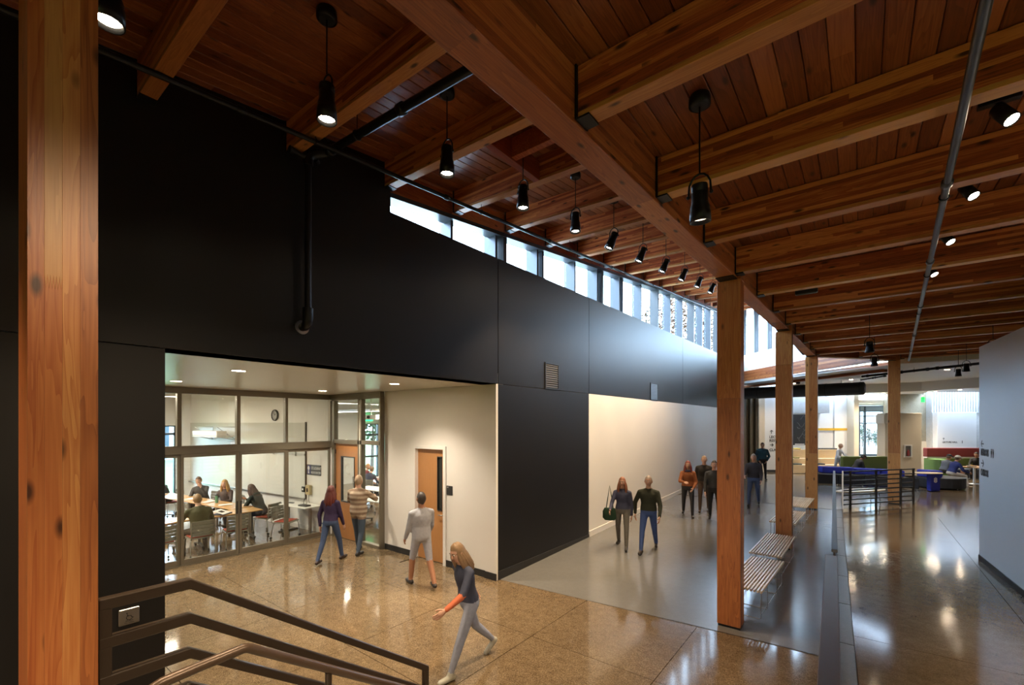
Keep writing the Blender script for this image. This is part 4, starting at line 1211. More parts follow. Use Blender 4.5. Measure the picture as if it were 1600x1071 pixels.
bag('pale plastic carrier bag under the seminar tables', -14.0, 3.95, (.45, .52, .62), 1.0, 0, 'carrier_bag', .3)
bag('black backpack slumped beside the hooded student', -16.4, 5.0, (.012, .012, .014), 1.1, .45, 'backpack')

# linear pendant lights in both rooms
def linear(label, x0, x1, y0, y1_, z, zc, energy):
    ln = max(x1 - x0, y1_ - y0); along = x1 - x0 > y1_ - y0
    p = root('linear_light', label, 'lamp', ((x0 + x1) / 2, (y0 + y1_) / 2, z), 0 if along else pi / 2, 'long linear pendant lights')
    MB().box(-ln / 2, ln / 2, -.06, .06, 0, .07).obj('housing', WT, p)
    MB().box(-ln / 2 + .02, ln / 2 - .02, -.05, .05, -.006, 0).obj('diffuser', LENS_LINE, p)
    for sx in (-.4, .4): MB().tube([(sx * ln, 0, .07), (sx * ln, 0, zc - z - .004)], .004, 5).obj('wire', STEEL, p)
    area(p, (0, 0, -.02), energy, ln, .12)
linear('linear light across the far part of the classroom ceiling', -16.1, -15.9, -1.0, 4.3, 3.72, 4.1, P_CLASS * 1.6)
linear('linear light across the near part of the classroom ceiling', -13.1, -12.9, -1.0, 3.2, 3.72, 4.1, P_CLASS * 1.6)
linear('linear light in the study room, the nearer one', -17, -8.5, 8.9, 9.05, 3.34, 3.95, P_CLASS * 1.6)
linear('linear light in the study room, the farther one', -17, -8.5, 12.0, 12.15, 3.34, 3.95, P_CLASS * 1.6)

# study room
gs = 'study room tables'
make_table('white table nearest the study room sidelight', (-10.95, 7.72, 0), radians(8), 1.6, .7, WT, gs)
make_table('white table behind the nearest one in the study room', (-12.7, 8.95, 0), radians(8), 1.7, .7, WT, gs)
make_table('white table in front of the plaid shirt student', (-14.7, 11.3, 0), radians(8), 1.9, .7, WT, gs)
gc2 = 'study room chairs'
make_chair('taupe chair with red seat behind the nearest study table', (-11.0, 8.25, 0), pi, gc2)
make_chair('taupe chair tucked at the second study table', (-12.6, 8.35, 0), .1, gc2)
make_chair('taupe chair with red seat beyond the second study table', (-12.3, 9.5, 0), pi, gc2)
make_chair('taupe chair under the plaid shirt student', (-15.85, 10.35, 0), radians(-60), gc2)
make_chair('taupe chair under the navy shirt student', (-14.75, 10.1, 0), radians(20), gc2)
o = root('navy_case', 'navy blue case on the table by the plaid shirt student', 'case', (-14.6, 11.1, .743))
MB().box(-.2, .2, -.12, .12, 0, .16).obj('case_body', plain('case_blue', (.02, .03, .18), .5), o, bevel=.02)
MB().box(-.08, .08, -.135, -.12, .06, .10).obj('handle', PLASTIC, o)
es = root('exit_sign', 'green exit sign above the glazed door in the study room', 'sign', (-19.48, 13.15, 3.05), pi / 2)
MB().box(-.22, .22, -.05, 0, 0, .30).obj('panel', emit('exit_green', (.02, .75, .25), 1.6), es)
text('EXIT', .2, plain('exit_letters', (.9, 1, .9), .5), es, frame((-.19, -.051, .08), (1, 0, 0)))
pj = root('ceiling_projector', 'white projector hanging from the study room ceiling', 'projector', (-12.6, 8.6, 3.15), radians(30))
MB().box(-.25, .25, -.18, .18, -.1, .06).obj('projector_body', WT, pj, bevel=.02)
MB().tube([(0, 0, .06), (0, 0, .80)], .02, 8).obj('ceiling_pole', WT, pj)
MB().lathe((0, -.18, -.02), [(.05, 0), (.05, .03), (.04, .035)], 12, M=Rx).obj('lens', PLASTIC, pj)

text('C', .42, plain('frosted_letter', (.45, .46, .42), .6), bpy.data.objects['door_1'], frame((-10.40, 6.295, 1.62), (1, 0, 0)), bold=.006)

# ------------------------------------------------------------------ the lounge beyond the ramp (frame turned to the camera axis: x right, y away)
def B(name, label, cat, u, d, z=UP, group=None, kind=None, turn=0.0):
    p_ = at(u, d)
    return root(name, label, cat, (p_[0], p_[1], z), YAW + turn, group, kind)
def ux_(u, d): return (u - 800) / 695.0 * d
def zv(v, d): return 2.95 - (v - 661) / 695.0 * d
def backwall(o, u0, u1, d0, d1, z0, z1, mat, name='wall_board', x0=None, uref=1300, dref=24.9, part=True):
    """box between columns u0..u1 (at depth d0) in the frame of object o"""
    bx = ux_(uref, dref)
    return MB().box(ux_(u0, d0) - bx, ux_(u1, d0) - bx, d0 - dref, d1 - dref, z0, z1).obj(name, mat, o)
wf = B('wall_far', 'far lounge walls of white paint, concrete and beige panels', None, 1300, 24.9, 0, kind='structure')
COOLW = plain('lounge_white', (.66, .67, .67), .5)
backwall(wf, 1236, 1336, 24.9, 25.1, 0, 6.2, COOLW)
backwall(wf, 1195, 1237, 24.0, 25.1, 0, 6.2, COOLW)
backwall(wf, 1186, 1195, 23.9, 25, 0, 6.2, BEIGE, 'corner_column')
backwall(wf, 1000, 1187, 24.2, 24.5, 0, 6.2, BOARDC)
for i, u in enumerate((1162, 1172, 1181)):
    backwall(wf, u, u + 4, 24.0, 24.2, UP, 6, plain('dark_slat', (.09, .075, .05), .6), 'slat')
backwall(wf, 1304, 1336, 24.82, 24.9, UP, 6.1, COOLW, 'raised_panel')
backwall(wf, 1238, 1296, 24.2, 24.9, zv(646, 24.2), 6.2, BOARDC_L, 'concrete_bulkhead')
backwall(wf, 1278, 1335.5, 24.80, 24.83, zv(673, 24.8), zv(669.5, 24.8), plain('yellow_stripe', (.55, .33, .02), .5), 'stripe')
backwall(wf, 1334.5, 1342, 24.3, 27, 0, 4.8, BEIGE, 'corner_column')
backwall(wf, 1390, 1460, 23.9, 24.3, zv(690, 23.9), 6, BOARDC, 'concrete_board')
backwall(wf, 1390, 1460, 23.88, 24.3, 0, zv(690, 23.9), BEIGE, 'beige_board')
backwall(wf, 1455, 1800, 23.6, 24, 0, 6.2, BOARDC_L)
for i in range(46):
    u = 1456 + 4.1 * i
    z0 = UP if u < 1465 else zv(645, 23)
    backwall(wf, u, u + 2.2, 23.5, 23.6, z0 if u < 1600 else UP, 6.1, BOARDC_L, 'concrete_rib')
backwall(wf, 1336, 1342, 27, 27.3, 0, 5, BEIGE); backwall(wf, 1381, 1460, 27, 27.3, 0, 5, BEIGE); backwall(wf, 1342, 1381, 27, 27.3, 4.0, 5, BEIGE); backwall(wf, 1342, 1381, 27, 27.3, 0, .9, BEIGE)
backwall(wf, 1195, 1237, 23.98, 24.0, UP, UP + .12, RUBBER, 'baseboard'); 
cf = B('ceiling_far', 'white plasterboard ceilings of the far lounge in two levels', None, 1300, 24.9, 0, kind='structure')
def poly_c(pts, z0, z1, mat):
    bx = ux_(1300, 24.9)
    MB().prism([(ux_(u, d) - bx, d - 24.9) for u, d in pts], z0, z1).obj('ceiling_board', mat, cf)
CEILM = plain('lounge_ceiling', (.60, .58, .55), .5)
Zc_ = 4.92
def uvd(X, Y):
    d_ = -.617 * X + .787 * Y
    return (800 + 695 * (.787 * X + .617 * Y) / d_, d_)
qd = [uvd(1.0, 19.66), uvd(7.45, 19.66), uvd(7.45, 24.0), (1600, 17.5), (1530, 19.3), (1440, 21.4), (1330, 23.0), (1160, 23.2), (1150, 23.0)]
poly_c(qd, 4.92, 5.03, CEILM)
poly_c([(1600, 17.5), uvd(7.45, 24.0), uvd(7.45, 33.5), (1600, 22.2), (1448, 22.2), (1440, 23.8), (1334, 24.2), (1334, 23.3), (1330, 23.0), (1440, 21.4), (1530, 19.3)], 4.48, 4.92, CEILM)
poly_c([(1238, 22.9), (1334, 23.0), (1334, 23.3), (1238, 23.3)], 4.48, 4.92, CEILM)
poly_c([(1334, 24.3), (1460, 24.3), (1460, 27.3), (1334, 27.3)], 4.05, 4.2, CREAM)
MB().box(.9, 7.5, 19.64, 19.75, 4.92, 5.8).obj('fascia_board', CEILM, root('wall_fascia', 'white fascia closing the end of the low timber roof', kind='structure'))
w7 = B('window_7', 'tall dark framed lounge window looking out on shrubs', None, 1362, 26.9, 0, kind='structure')
def W7(u0, u1, v0, v1, mat, name, y0=-.06, y1_=.06):
    c = ux_(1362, 26.9)
    return MB().box(ux_(u0, 26.9) - c, ux_(u1, 26.9) - c, y0, y1_, zv(v1, 26.9), zv(v0, 26.9)).obj(name, mat, w7)
for u0, u1 in ((1341.5, 1343), (1350, 1352), (1380, 1381.5)): W7(u0, u1, 635, 712, ALU_DARK, 'mullion')
for v0, v1 in ((634.5, 636), (642.5, 644), (650, 651.5), (661, 662.5), (710, 713)): W7(1342, 1381, v0, v1, ALU_DARK, 'rail')
W7(1342, 1381, 636, 643, plain('grey_spandrel', (.14, .16, .15), .4), 'spandrel', -.02, .0)
W7(1342, 1381, 643, 712, GLASS, 'pane', -.005, .005)

def direct(label, u, d, z, lines, size, lead, arrows, name='direction_sign'):
    """wall lettering facing the camera side"""
    o = B(name, label, 'sign', u, d, z)
    for (dx, dz, t) in lines:
        text(t, size, INK, o, frame((dx, 0, dz), (1, 0, 0)), bold=size * .02)
    for (dx, dz, a) in arrows:
        arrow(o, frame((dx, 0, dz), (1, 0, 0)), size * 1.0, a)
    return o
direct('black wayfinding lettering beside the second square post, facing the ramp', 1202, 23.985, 1.7, [(0, .42, 'LECTURE HALLS'), (0, .22, 'RESTROOMS'), (0, -.28, 'CLASSROOMS')], .19, .2, [(.12, .75, pi / 2), (.12, .05, 0)])
wp = B('sign_panel', 'large white panel lettered LECTURE HALL above the red booth', 'panel', 1495, 23.2, 0)
cpx = ux_(1495, 23.2)
MB().box(ux_(1464.5, 23.2) - cpx, ux_(1526, 23.2) - cpx, 0, .28, 1.2, zv(644.5, 23.2)).obj('panel_board', COOLW, wp, bevel=.01)
xa_ = ux_(1472.5, 23.2) - cpx
text('LECTURE HALL', .115, INK, wp, frame((xa_, -.002, zv(692.5, 23.2)), (1, 0, 0)), bold=.004)
text('1', .19, INK, wp, frame((xa_ + .98, -.002, zv(693, 23.2)), (1, 0, 0)), bold=.006)
arrow(wp, frame((xa_ + .06, -.002, zv(686.5, 23.2)), (1, 0, 0)), .12, pi / 2)
es = B('exit_sign', 'green illuminated exit sign under the far lounge ceiling', 'sign', 1442, 22.5, zv(629, 22.5), turn=-1.1)
MB().box(-.07, .07, -.03, .03, 0, .26).obj('panel', emit('exit_green_far', (.01, .45, .07), .5), es)
MB().tube([(0, 0, .26), (0, 0, 4.48 - zv(629, 22.5))], .015, 6).obj('hanger_rod', STEEL, es)

bp_ = B('partition_panel', 'cream free-standing partition beside the last post with an extinguisher niche', 'partition', 1410, 21.5, UP)
c0 = ux_(1410, 21.5)
MB().box(ux_(1383, 21.5) - c0, ux_(1440, 21.5) - c0, 0, .5, .1, zv(646, 21.5) - UP).obj('panel_board', BEIGE, bp_, bevel=.01)
MB().box(ux_(1383, 21.5) - c0, ux_(1440, 21.5) - c0, .02, .48, 0, .1).obj('plinth', RUBBER, bp_)
MB().box(ux_(1380, 21.5) - c0, ux_(1391, 21.5) - c0, -.05, .45, zv(662, 21.5) - UP, zv(648.5, 21.5) - UP).obj('header_box', CREAM, bp_)
fe = B('extinguisher_cabinet', 'white glazed cabinet with a red fire extinguisher on the cream partition', 'cabinet', 1418.5, 21.49, zv(715, 21.5))
mb = MB(); w_, h_ = .19, .60
mb.box(-w_, w_, -.03, 0, 0, .05).box(-w_, w_, -.03, 0, h_ - .05, h_).box(-w_, -w_ + .06, -.03, 0, .05, h_ - .05).box(w_ - .06, w_, -.03, 0, .05, h_ - .05)
mb.obj('cabinet_frame', WT, fe, bevel=.004)
MB().box(-w_ + .06, w_ - .06, -.004, -.001, .05, h_ - .05).obj('niche_back', plain('niche_dark', (.06, .055, .05), .6), fe)
MB().lathe((0, -.025, .08), [(.04, 0), (.045, .02), (.045, .2), (.02, .25), (.02, .28)], 12).obj('extinguisher', plain('extinguisher_red', (.5, .02, .015), .3), fe)
MB().box(-w_ + .06, w_ - .06, -.075, -.07, .05, h_ - .05).obj('door_pane', GLASS, fe)

# blackboard, bleacher steps
bb = B('blackboard', 'tall blackboard with chalk scribbles between the second and third posts', 'blackboard', 1250, 24.18, zv(696, 24.18))
MB().box(-.45, .55, -.03, .02, 0, zv(648, 24.18) - zv(696, 24.18)).obj('slate', plain('slate', (.018, .02, .022), .5), bb)
CH = plain('chalk', (.28, .28, .27), .8)
mb = MB(); rnd = random.Random(3)
for i in range(9):
    x0, z0 = rnd.uniform(-.35, .25), rnd.uniform(.35, 1.5); pts = [(x0, -.032, z0)]
    for j in range(5): pts.append((pts[-1][0] + rnd.uniform(-.03, .12), -.032, pts[-1][2] + rnd.uniform(-.12, .12)))
    mb.tube(pts, .004, 4)
mb.obj('chalk_marks', CH, bb)
MB().box(-.3, .2, -.06, -.03, .03, .07).obj('eraser_strip', INK_W, bb)
bl = B('bleacher_steps', 'pale wooden bleacher seating below the blackboard with cushions', 'bleacher', 1275, 23.3, UP)
c0 = ux_(1275, 23.3)
for k, (d0, v) in enumerate(((23.2, 727), (23.55, 717), (23.9, 703))):
    MB().box(ux_(1239, d0) - c0, ux_(1313 + (2 - k) * 6, d0) - c0, d0 - 23.3, 23.97 - 23.3, .02, zv(v, d0) - UP).obj('tier', W_LIGHT, bl, bevel=.008)
    for (ua, ub), m in zip(((1240, (1254, 1250, 1252)[k]), (1277, (1290, 1284, 1309)[k])), (plain(('cushion_dark', 'cushion_olive', 'cushion_yellow')[k], ((.03, .035, .02), (.16, .14, .03), (.5, .36, .03))[k], .8), plain('cushion_charcoal', (.03, .03, .03), .8))):
        if k == 1 and ua > 1260: continue
        MB().box(ux_(ua, d0) - c0, ux_(ub, d0) - c0, d0 - 23.3 + .02, d0 - 23.3 + .3, zv(v, d0) - UP, zv(v, d0) - UP + .07).obj('cushion', m, bl, bevel=.015)
MB().box(ux_(1239, 23.3) - c0, ux_(1322, 23.3) - c0, -.08, .66, 0, .03).obj('plinth', RUBBER, bl)
text('1 2', .36, plain('wall_number', (.28, .30, .34), .6), B('wall_number', 'grey stencilled number on the white wall behind the green seat back', 'sign', 1319, 24.80, zv(716, 24.8)), frame((0, 0, 0), (1, 0, 0)))

# lounge seating
CHAR = plain('charcoal_upholstery', (.013, .015, .020), .6, var=.1, scale=30)
BLUE = plain('royal_blue_upholstery', (.025, .035, .34), .7, var=.1, scale=30)
GREEN = plain('moss_green_upholstery', (.085, .115, .020), .8, var=.1, scale=30)
GREEN2 = plain('leaf_green_upholstery', (.10, .20, .05), .8, var=.1, scale=30)
MAROON = plain('maroon_upholstery', (.165, .020, .018), .75, var=.1, scale=30)
def path_sofa(o, uref, dref, front, depth, z0, z1, mat, name, bev=.03, back_from=0.0):
    c = ux_(uref, dref)
    f = [(ux_(u, d) - c, d - dref + back_from) for u, d in front]; b_ = [(ux_(u, d) - c + .0, d - dref + depth) for u, d in front]
    return MB().prism(f + b_[::-1], z0, z1).obj(name, mat, o, bevel=bev, seg=2)
sa = B('curved_sofa', 'long curved charcoal sofa with a low blue back behind the railing', 'sofa', 1350, 18.5)
fr = [(1276, 19.1), (1310, 18.85), (1350, 18.5), (1395, 18.0), (1437, 17.45)]
for i in range(4):
    path_sofa(sa, 1350, 18.5, [(fr[i][0] + .4, fr[i][1]), (fr[i + 1][0] - .4, fr[i + 1][1])], .80, .05, .46, CHAR, 'seat_section', .025)
path_sofa(sa, 1350, 18.5, [(1297, 19.0), (1350, 18.5)], .82, .46, .74, BLUE, 'blue_back', .04, .5)
path_sofa(sa, 1350, 18.5, [(1351, 18.5), (1392, 18.05)], .82, .46, .72, BLUE, 'blue_back', .04, .5)
path_sofa(sa, 1350, 18.5, [(1393, 18.05), (1432, 17.5)], .82, .46, .72, BLUE, 'blue_back', .04, .5)
for u, d in fr:
    for dd in (.08, .7):
        MB().lathe((ux_(u + (1 if u < 1300 else -1 if u > 1400 else 0), d) - ux_(1350, 18.5), d - 18.5 + dd, 0), [(.02, 0), (.025, .05)], 8).obj('foot', STEEL, sa)
sb = B('round_sofa', 'rounded charcoal ottoman sofa with blue wedge backs at the right', 'sofa', 1468, 18.15)
ring = [(.80 * cos(2 * pi * k / 28), .74 * sin(2 * pi * k / 28)) for k in range(28)]
MB().prism(ring, .05, .46).obj('seat_section', CHAR, sb, bevel=.03, seg=2)
MB().prism([(-.72, -.30), (-.28, -.42), (-.20, -.1), (-.55, .35), (-.75, .2)], .46, .74).obj('blue_back', BLUE, sb, bevel=.04, seg=2)
MB().prism([(-.18, -.05), (.15, .0), (.1, .3), (-.5, .42)], .46, .70).obj('blue_back', BLUE, sb, bevel=.04, seg=2)
for a in (.4, 1.9, 3.5, 5.0): MB().lathe((.62 * cos(a), .58 * sin(a), 0), [(.02, 0), (.025, .05)], 8).obj('foot', STEEL, sb)
tb = B('tablet_table', 'thin wooden tablet on a blue stem marked 8 before the round sofa', 'table', 1452, 17.25)
MB().lathe((-.1, 0, .70), [(.10, 0), (.56, .0), (.58, .012), (.56, .024), (.1, .024)], 28, M=Matrix.Diagonal((1.0, .5, 1.0))).obj('tabletop', W_LIGHT, tb)
MB().prism([(-.06, -.12), (.32, -.12), (.26, .12), (-.0, .12)], .02, .70).obj('stem', BLUE, tb, bevel=.02)
text('8', .26, INK_W, tb, frame((.06, -.123, .36), (1, 0, 0)), bold=.012)
sc_ = B('facing_sofa', 'blue sofa with a moss green back facing the lounge window', 'sofa', 1352, 20.8)
c0 = ux_(1352, 20.8)
x0, x1 = ux_(1318, 20.8) - c0, ux_(1387, 20.8) - c0
MB().box(x0, x1, -.65, .0, .06, .46).obj('seat', BLUE, sc_, bevel=.03, seg=2)
MB().box(x0, x1, -.0, .22, .30, zv(713.5, 20.9) - UP).obj('back', GREEN, sc_, bevel=.03, seg=2)
for x in (x0 + .1, x1 - .1):
    for y in (-.55, .1): MB().lathe((x, y, 0), [(.02, 0), (.025, .06), (.025, .31 if y > 0 else .06)], 8).obj('foot', STEEL, sc_)
bo = B('booth_bench', 'booth bench with a maroon head panel and green back under the white panel', 'bench', 1500, 21.6)
c0 = ux_(1500, 21.6)
xl, xr_ = ux_(1452, 21.6) - c0, ux_(1600, 21.6) - c0
MB().box(xl, xr_, .1, .35, zv(714, 21.8) - UP, zv(700.3, 21.8) - UP).obj('head_panel', MAROON, bo, bevel=.02)
MB().box(xl, xr_, .12, .33, zv(716, 21.8) - UP, zv(714, 21.8) - UP).obj('white_strip', WT, bo)
MB().box(xl + .45, xr_, .08, .34, .40, zv(716, 21.8) - UP).obj('green_back', GREEN, bo, bevel=.02)
MB().box(xl + .02, xl + .42, -.55, .34, .05, zv(717, 21.6) - UP).obj('green_arm', GREEN2, bo, bevel=.03)
MB().box(xl + .45, xr_, -.55, .08, .12, .46).obj('seat', CHAR, bo, bevel=.03)
MB().box(xl + .1, xr_, -.45, .3, 0, .12).obj('plinth', RUBBER, bo)
bt = B('booth_table', 'wood topped booth table on a steel column at the right', 'table', 1534, 19.3)
MB().box(-.62, .9, -.36, .36, .715, .745).obj('tabletop', W_TABLE, bt, bevel=.01)
MB().tube([(-.32, 0, .02), (-.32, 0, .715)], .045, 12).obj('column', STEEL, bt)
MB().tube([(.62, 0, .02), (.62, 0, .715)], .045, 12).obj('column', STEEL, bt)
MB().lathe((-.32, 0, 0), [(.26, 0), (.26, .012), (.05, .025)], 20).obj('foot_plate', STEEL, bt)
MB().lathe((.62, 0, 0), [(.26, 0), (.26, .012), (.05, .025)], 20).obj('foot_plate', STEEL, bt)
o = B('food_box', 'open paper food box with yellow snack on the booth table', 'box', 1518, 19.2, UP + .746)
MB().add([(-.11, -.08, 0), (.11, -.08, 0), (.11, .08, 0), (-.11, .08, 0), (-.14, -.10, .07), (.14, -.10, .07), (.14, .10, .07), (-.14, .10, .07)], [(0, 3, 2, 1), (0, 1, 5, 4), (1, 2, 6, 5), (2, 3, 7, 6), (3, 0, 4, 7)]).obj('tray', WT, o)
mb = MB()
for i in range(9): mb.ball((rnd.uniform(-.08, .08), rnd.uniform(-.05, .05), .05 + .02 * rnd.random()), .028, 7, 5)
tag(mb.obj('snack', plain('snack_yellow', (.55, .30, .06), .6), o), kind='stuff')

# oval bench behind the far railing
ob = root('oval_bench', 'pale oval wooden bench behind the far railing', 'bench', (at(1345, 14.75)[0], at(1345, 14.75)[1], .29 + .002), math.atan2(2.5, 1.82))
ov = [((1.05 if abs(cos(t)) > 0 else 1) * 1.0 * cos(t) * (1 - .0), .27 * sin(t)) for t in [2 * pi * k / 32 for k in range(32)]]
MB().prism(ov, .395, .43).obj('seat', W_LIGHT, ob, bevel=.006)
for x in (-.62, .62):
    for y in (-.13, .13):
        MB().tube([(x, y, .395), (x * 1.06, y * 1.15, .0)], [.016, .011], 8).obj('leg', DARK_STEEL, ob)
    MB().bar((x, -.14, .38), (x, .14, .38), .04, .03).obj('crossbar', DARK_STEEL, ob)

# black duct, lounge pipe and lamps
du = root('ventilation_duct', 'large black round ventilation duct under the slanting glulam', 'duct', (*at(1140, 23.7), 4.47))
e_ = Vector((*at(1352, 19.6), 4.47)) - du.location
MB().tube([(0, 0, 0), e_ * .985, e_ * .992, e_], [.29, .29, .28, .2], 24).obj('duct_run', plain('black_duct', (.022, .022, .022), .45, .3), du)
for t in (.25, .5, .75, .97):
    m = e_ * t; dd = e_.normalized() * .02
    MB().tube([m - dd, m + dd], .302, 24).obj('duct_band', BLACK_STEEL, du)
for t in (.35, .85):
    m = e_ * t
    MB().tube([(m.x, m.y, .27), (m.x, m.y, .44)], .01, 6).obj('hanger_rod', BLACK_STEEL, du)
pe = [(*at(1347, 17.8), 4.80), (*at(1560, 13.4), 4.80)]
pipe('black pipe run with couplings below the far lounge ceiling', pe, .045, BLACK_STEEL, 'sprinkler_main', (.05, .35, .55, .62, .95), ((.45, 4.92), (.8, 4.92)))
a0 = Vector((*at(1345, 18.2), 4.70)); 
pipe('thin black branch pipe beside the duct end', [tuple(a0), (*at(1384, 16.8), 4.72)], .03, BLACK_STEEL, 'sprinkler_pipe', (.5, .95), ((.6, 4.92),))
# second glulam a step behind the first
q0b, q1b = at(1384, 16.2), at(1158, 23.9)
o = root('glulam_girder', 'dim fir glulam girder a step behind the pale slanting one', 'girder', (*q0b, 0), math.atan2(q1b[1] - q0b[1], q1b[0] - q0b[0]), 'main glulam girders')
MB().box(0, sqrt((q1b[0] - q0b[0]) ** 2 + (q1b[1] - q0b[1]) ** 2), -.08, .08, 4.80, 4.905).obj('glulam_body', W_GIRD, o, bevel=.005)

gl_ = 'black pendant spotlights toward the lounge'
pendant('black pendant spotlight under the low roof, the higher of two near the third post', .14, 11.6, 5.40, 1.02, gl_, (0, 0), False, h=.22, fat=1.15)
pendant('black pendant spotlight under the low roof, the lower of two near the third post', .27, 14.5, 5.40, 1.02, gl_, (0, 0), True, P_BACK, h=.22, fat=1.15)
pendant('black pendant spotlight by the top of the right partition, the yoked one', 2.32, 17.6, 5.40, 1.02, gl_, (0, 0), False, h=.22, fat=1.2)
pendant('black pendant spotlight by the top of the right partition, the lower one', 2.33, 18.98, 5.40, 1.04, gl_, (0, 0), True, P_BACK, h=.22, fat=1.2)
pendant('black pendant spotlight half hidden above the right partition', 2.30, 14.3, 5.40, .9, gl_, (0, 0), True, P_BACK, h=.22, fat=1.2)
p_ = at(1247, 21.6)
pendant('black pendant spotlight below the duct between the second and third posts', p_[0], p_[1], 4.92, .57, gl_, (0, 0), True, P_BACK, h=.22, fat=1.3)
gdl = 'lounge ceiling downlights'
for (u, d, z), t in zip(((1500, 20.6, 4.48), (1462, 21.6, 4.48), (1452, 22.0, 4.48), (1380, 22.9, 4.48), (1352, 23.3, 4.48), (1330, 20.3, 4.92), (1240, 22.3, 4.92), (1480, 16.5, 4.92)),
                        ('nearest the right partition', 'middle of three at the right', 'farthest of three at the right', 'left of the last post', 'nearest the lounge window', 'added fill above the facing sofa', 'added fill above the bleachers', 'added fill just past the last joist')):
    x_, y_ = at(u, d)
    downlight('small round lounge ceiling downlight, %s' % t, x_, y_, z, .08, P_BACK * 1.4, gdl, size=130)  # those in the upper ceiling are added as fill light
x_, y_ = at(1360, 25.6)
downlight('small round added fill downlight in the cream ceiling by the lounge window', x_, y_, 4.05, .08, P_BACK, gdl)  # added fill lamp for the window bay

# wayfinding on the right partition
rd = Vector((RW[0][0] - RW[1][0], RW[0][1] - RW[1][1], 0)).normalized()
rn = Vector((-rd.y, rd.x, 0)) * -.004
def rp(s, z): 
    p_ = Vector((RW[1][0], RW[1][1], 0)) + rd * s + rn
    return (p_.x, p_.y, z)
sg = root('direction_sign', 'black wayfinding lettering with two arrows on the right partition', 'sign', (RW[1][0], RW[1][1], 0))
def rf_(s, z):
    a = rp(s, z); return frame((a[0] - RW[1][0], a[1] - RW[1][1], z), rd)
arrow(sg, rf_(.22, 2.55), .15, pi); arrow(sg, rf_(.22, 2.18), .15, 0)
text('RESTROOMS', .18, INK, sg, rf_(.12, 2.33) @ Matrix.Diagonal((.45, 1, 1, 1)), bold=.006)
person_icon(sg, rf_(.68, 2.36), .10); person_icon(sg, rf_(.78, 2.36), .10)
text('CLASSROOMS', .17, INK, sg, rf_(.12, 1.95) @ Matrix.Diagonal((.42, 1, 1, 1)), bold=.006)

# ------------------------------------------------------------------ people: capsules fused into one skin, then head and hands
EYE_W = plain('eye_white', (.7, .68, .64), .3)
EYE_D = plain('eye_dark', (.02, .014, .01), .25)
LIP = plain('lips', (.33, .11, .09), .5)
def cloth(c, rough=.8):
    key = 'cloth_%02x%02x%02x' % tuple(int(255 * min(1, x) ** .4545) for x in c)
    return plain(key, c, rough, var=.18, scale=22, bump=.25)
def skin_m(c): return plain('skin_%02x%02x%02x' % tuple(int(255 * min(1, x) ** .4545) for x in c), c, .5)
SK1, SK2, SK3 = (.52, .30, .21), (.42, .22, .14), (.18, .085, .05)

def hand(mb, w, f, n, side, mat, s=1.0, curl=.5):
    """w wrist, f finger direction, n palm normal, side: +1 thumb on f x n side"""
    f = f.normalized(); n = (n - f * n.dot(f)).normalized(); x = f.cross(n) * side
    rings = []
    for t, hw, ht in ((-.01, .026, .020), (.02, .032, .018), (.055, .040, .016), (.09, .040, .013), (.10, .034, .010)):
        rings.append([w + f * t * s + x * hw * s * cos(2 * pi * k / 10) + n * ht * s * sin(2 * pi * k / 10) for k in range(10)])
    mb.rings(rings, mat)
    for off, l in ((.029, .072), (.010, .082), (-.010, .077), (-.029, .060)):
        a = w + f * .088 * s + x * off * s
        d1 = (f * cos(curl * .5) + n * sin(curl * .5)); d2 = (f * cos(curl) + n * sin(curl)); d3 = (f * cos(curl * 1.6) + n * sin(curl * 1.6))
        b_ = a + d1 * l * .45 * s; c = b_ + d2 * l * .32 * s; e = c + d3 * l * .25 * s
        mb.tube([a, b_, c, e], [.0092 * s, .0088 * s, .008 * s, .006 * s], 7, mat)
    a = w + f * .025 * s + x * .028 * s
    mb.tube([a, a + (f * .7 + x * .6 + n * .25) * .038 * s, a + (f * .95 + x * .45 + n * .45) * .070 * s], [.0125 * s, .0105 * s, .008 * s], 7, mat)

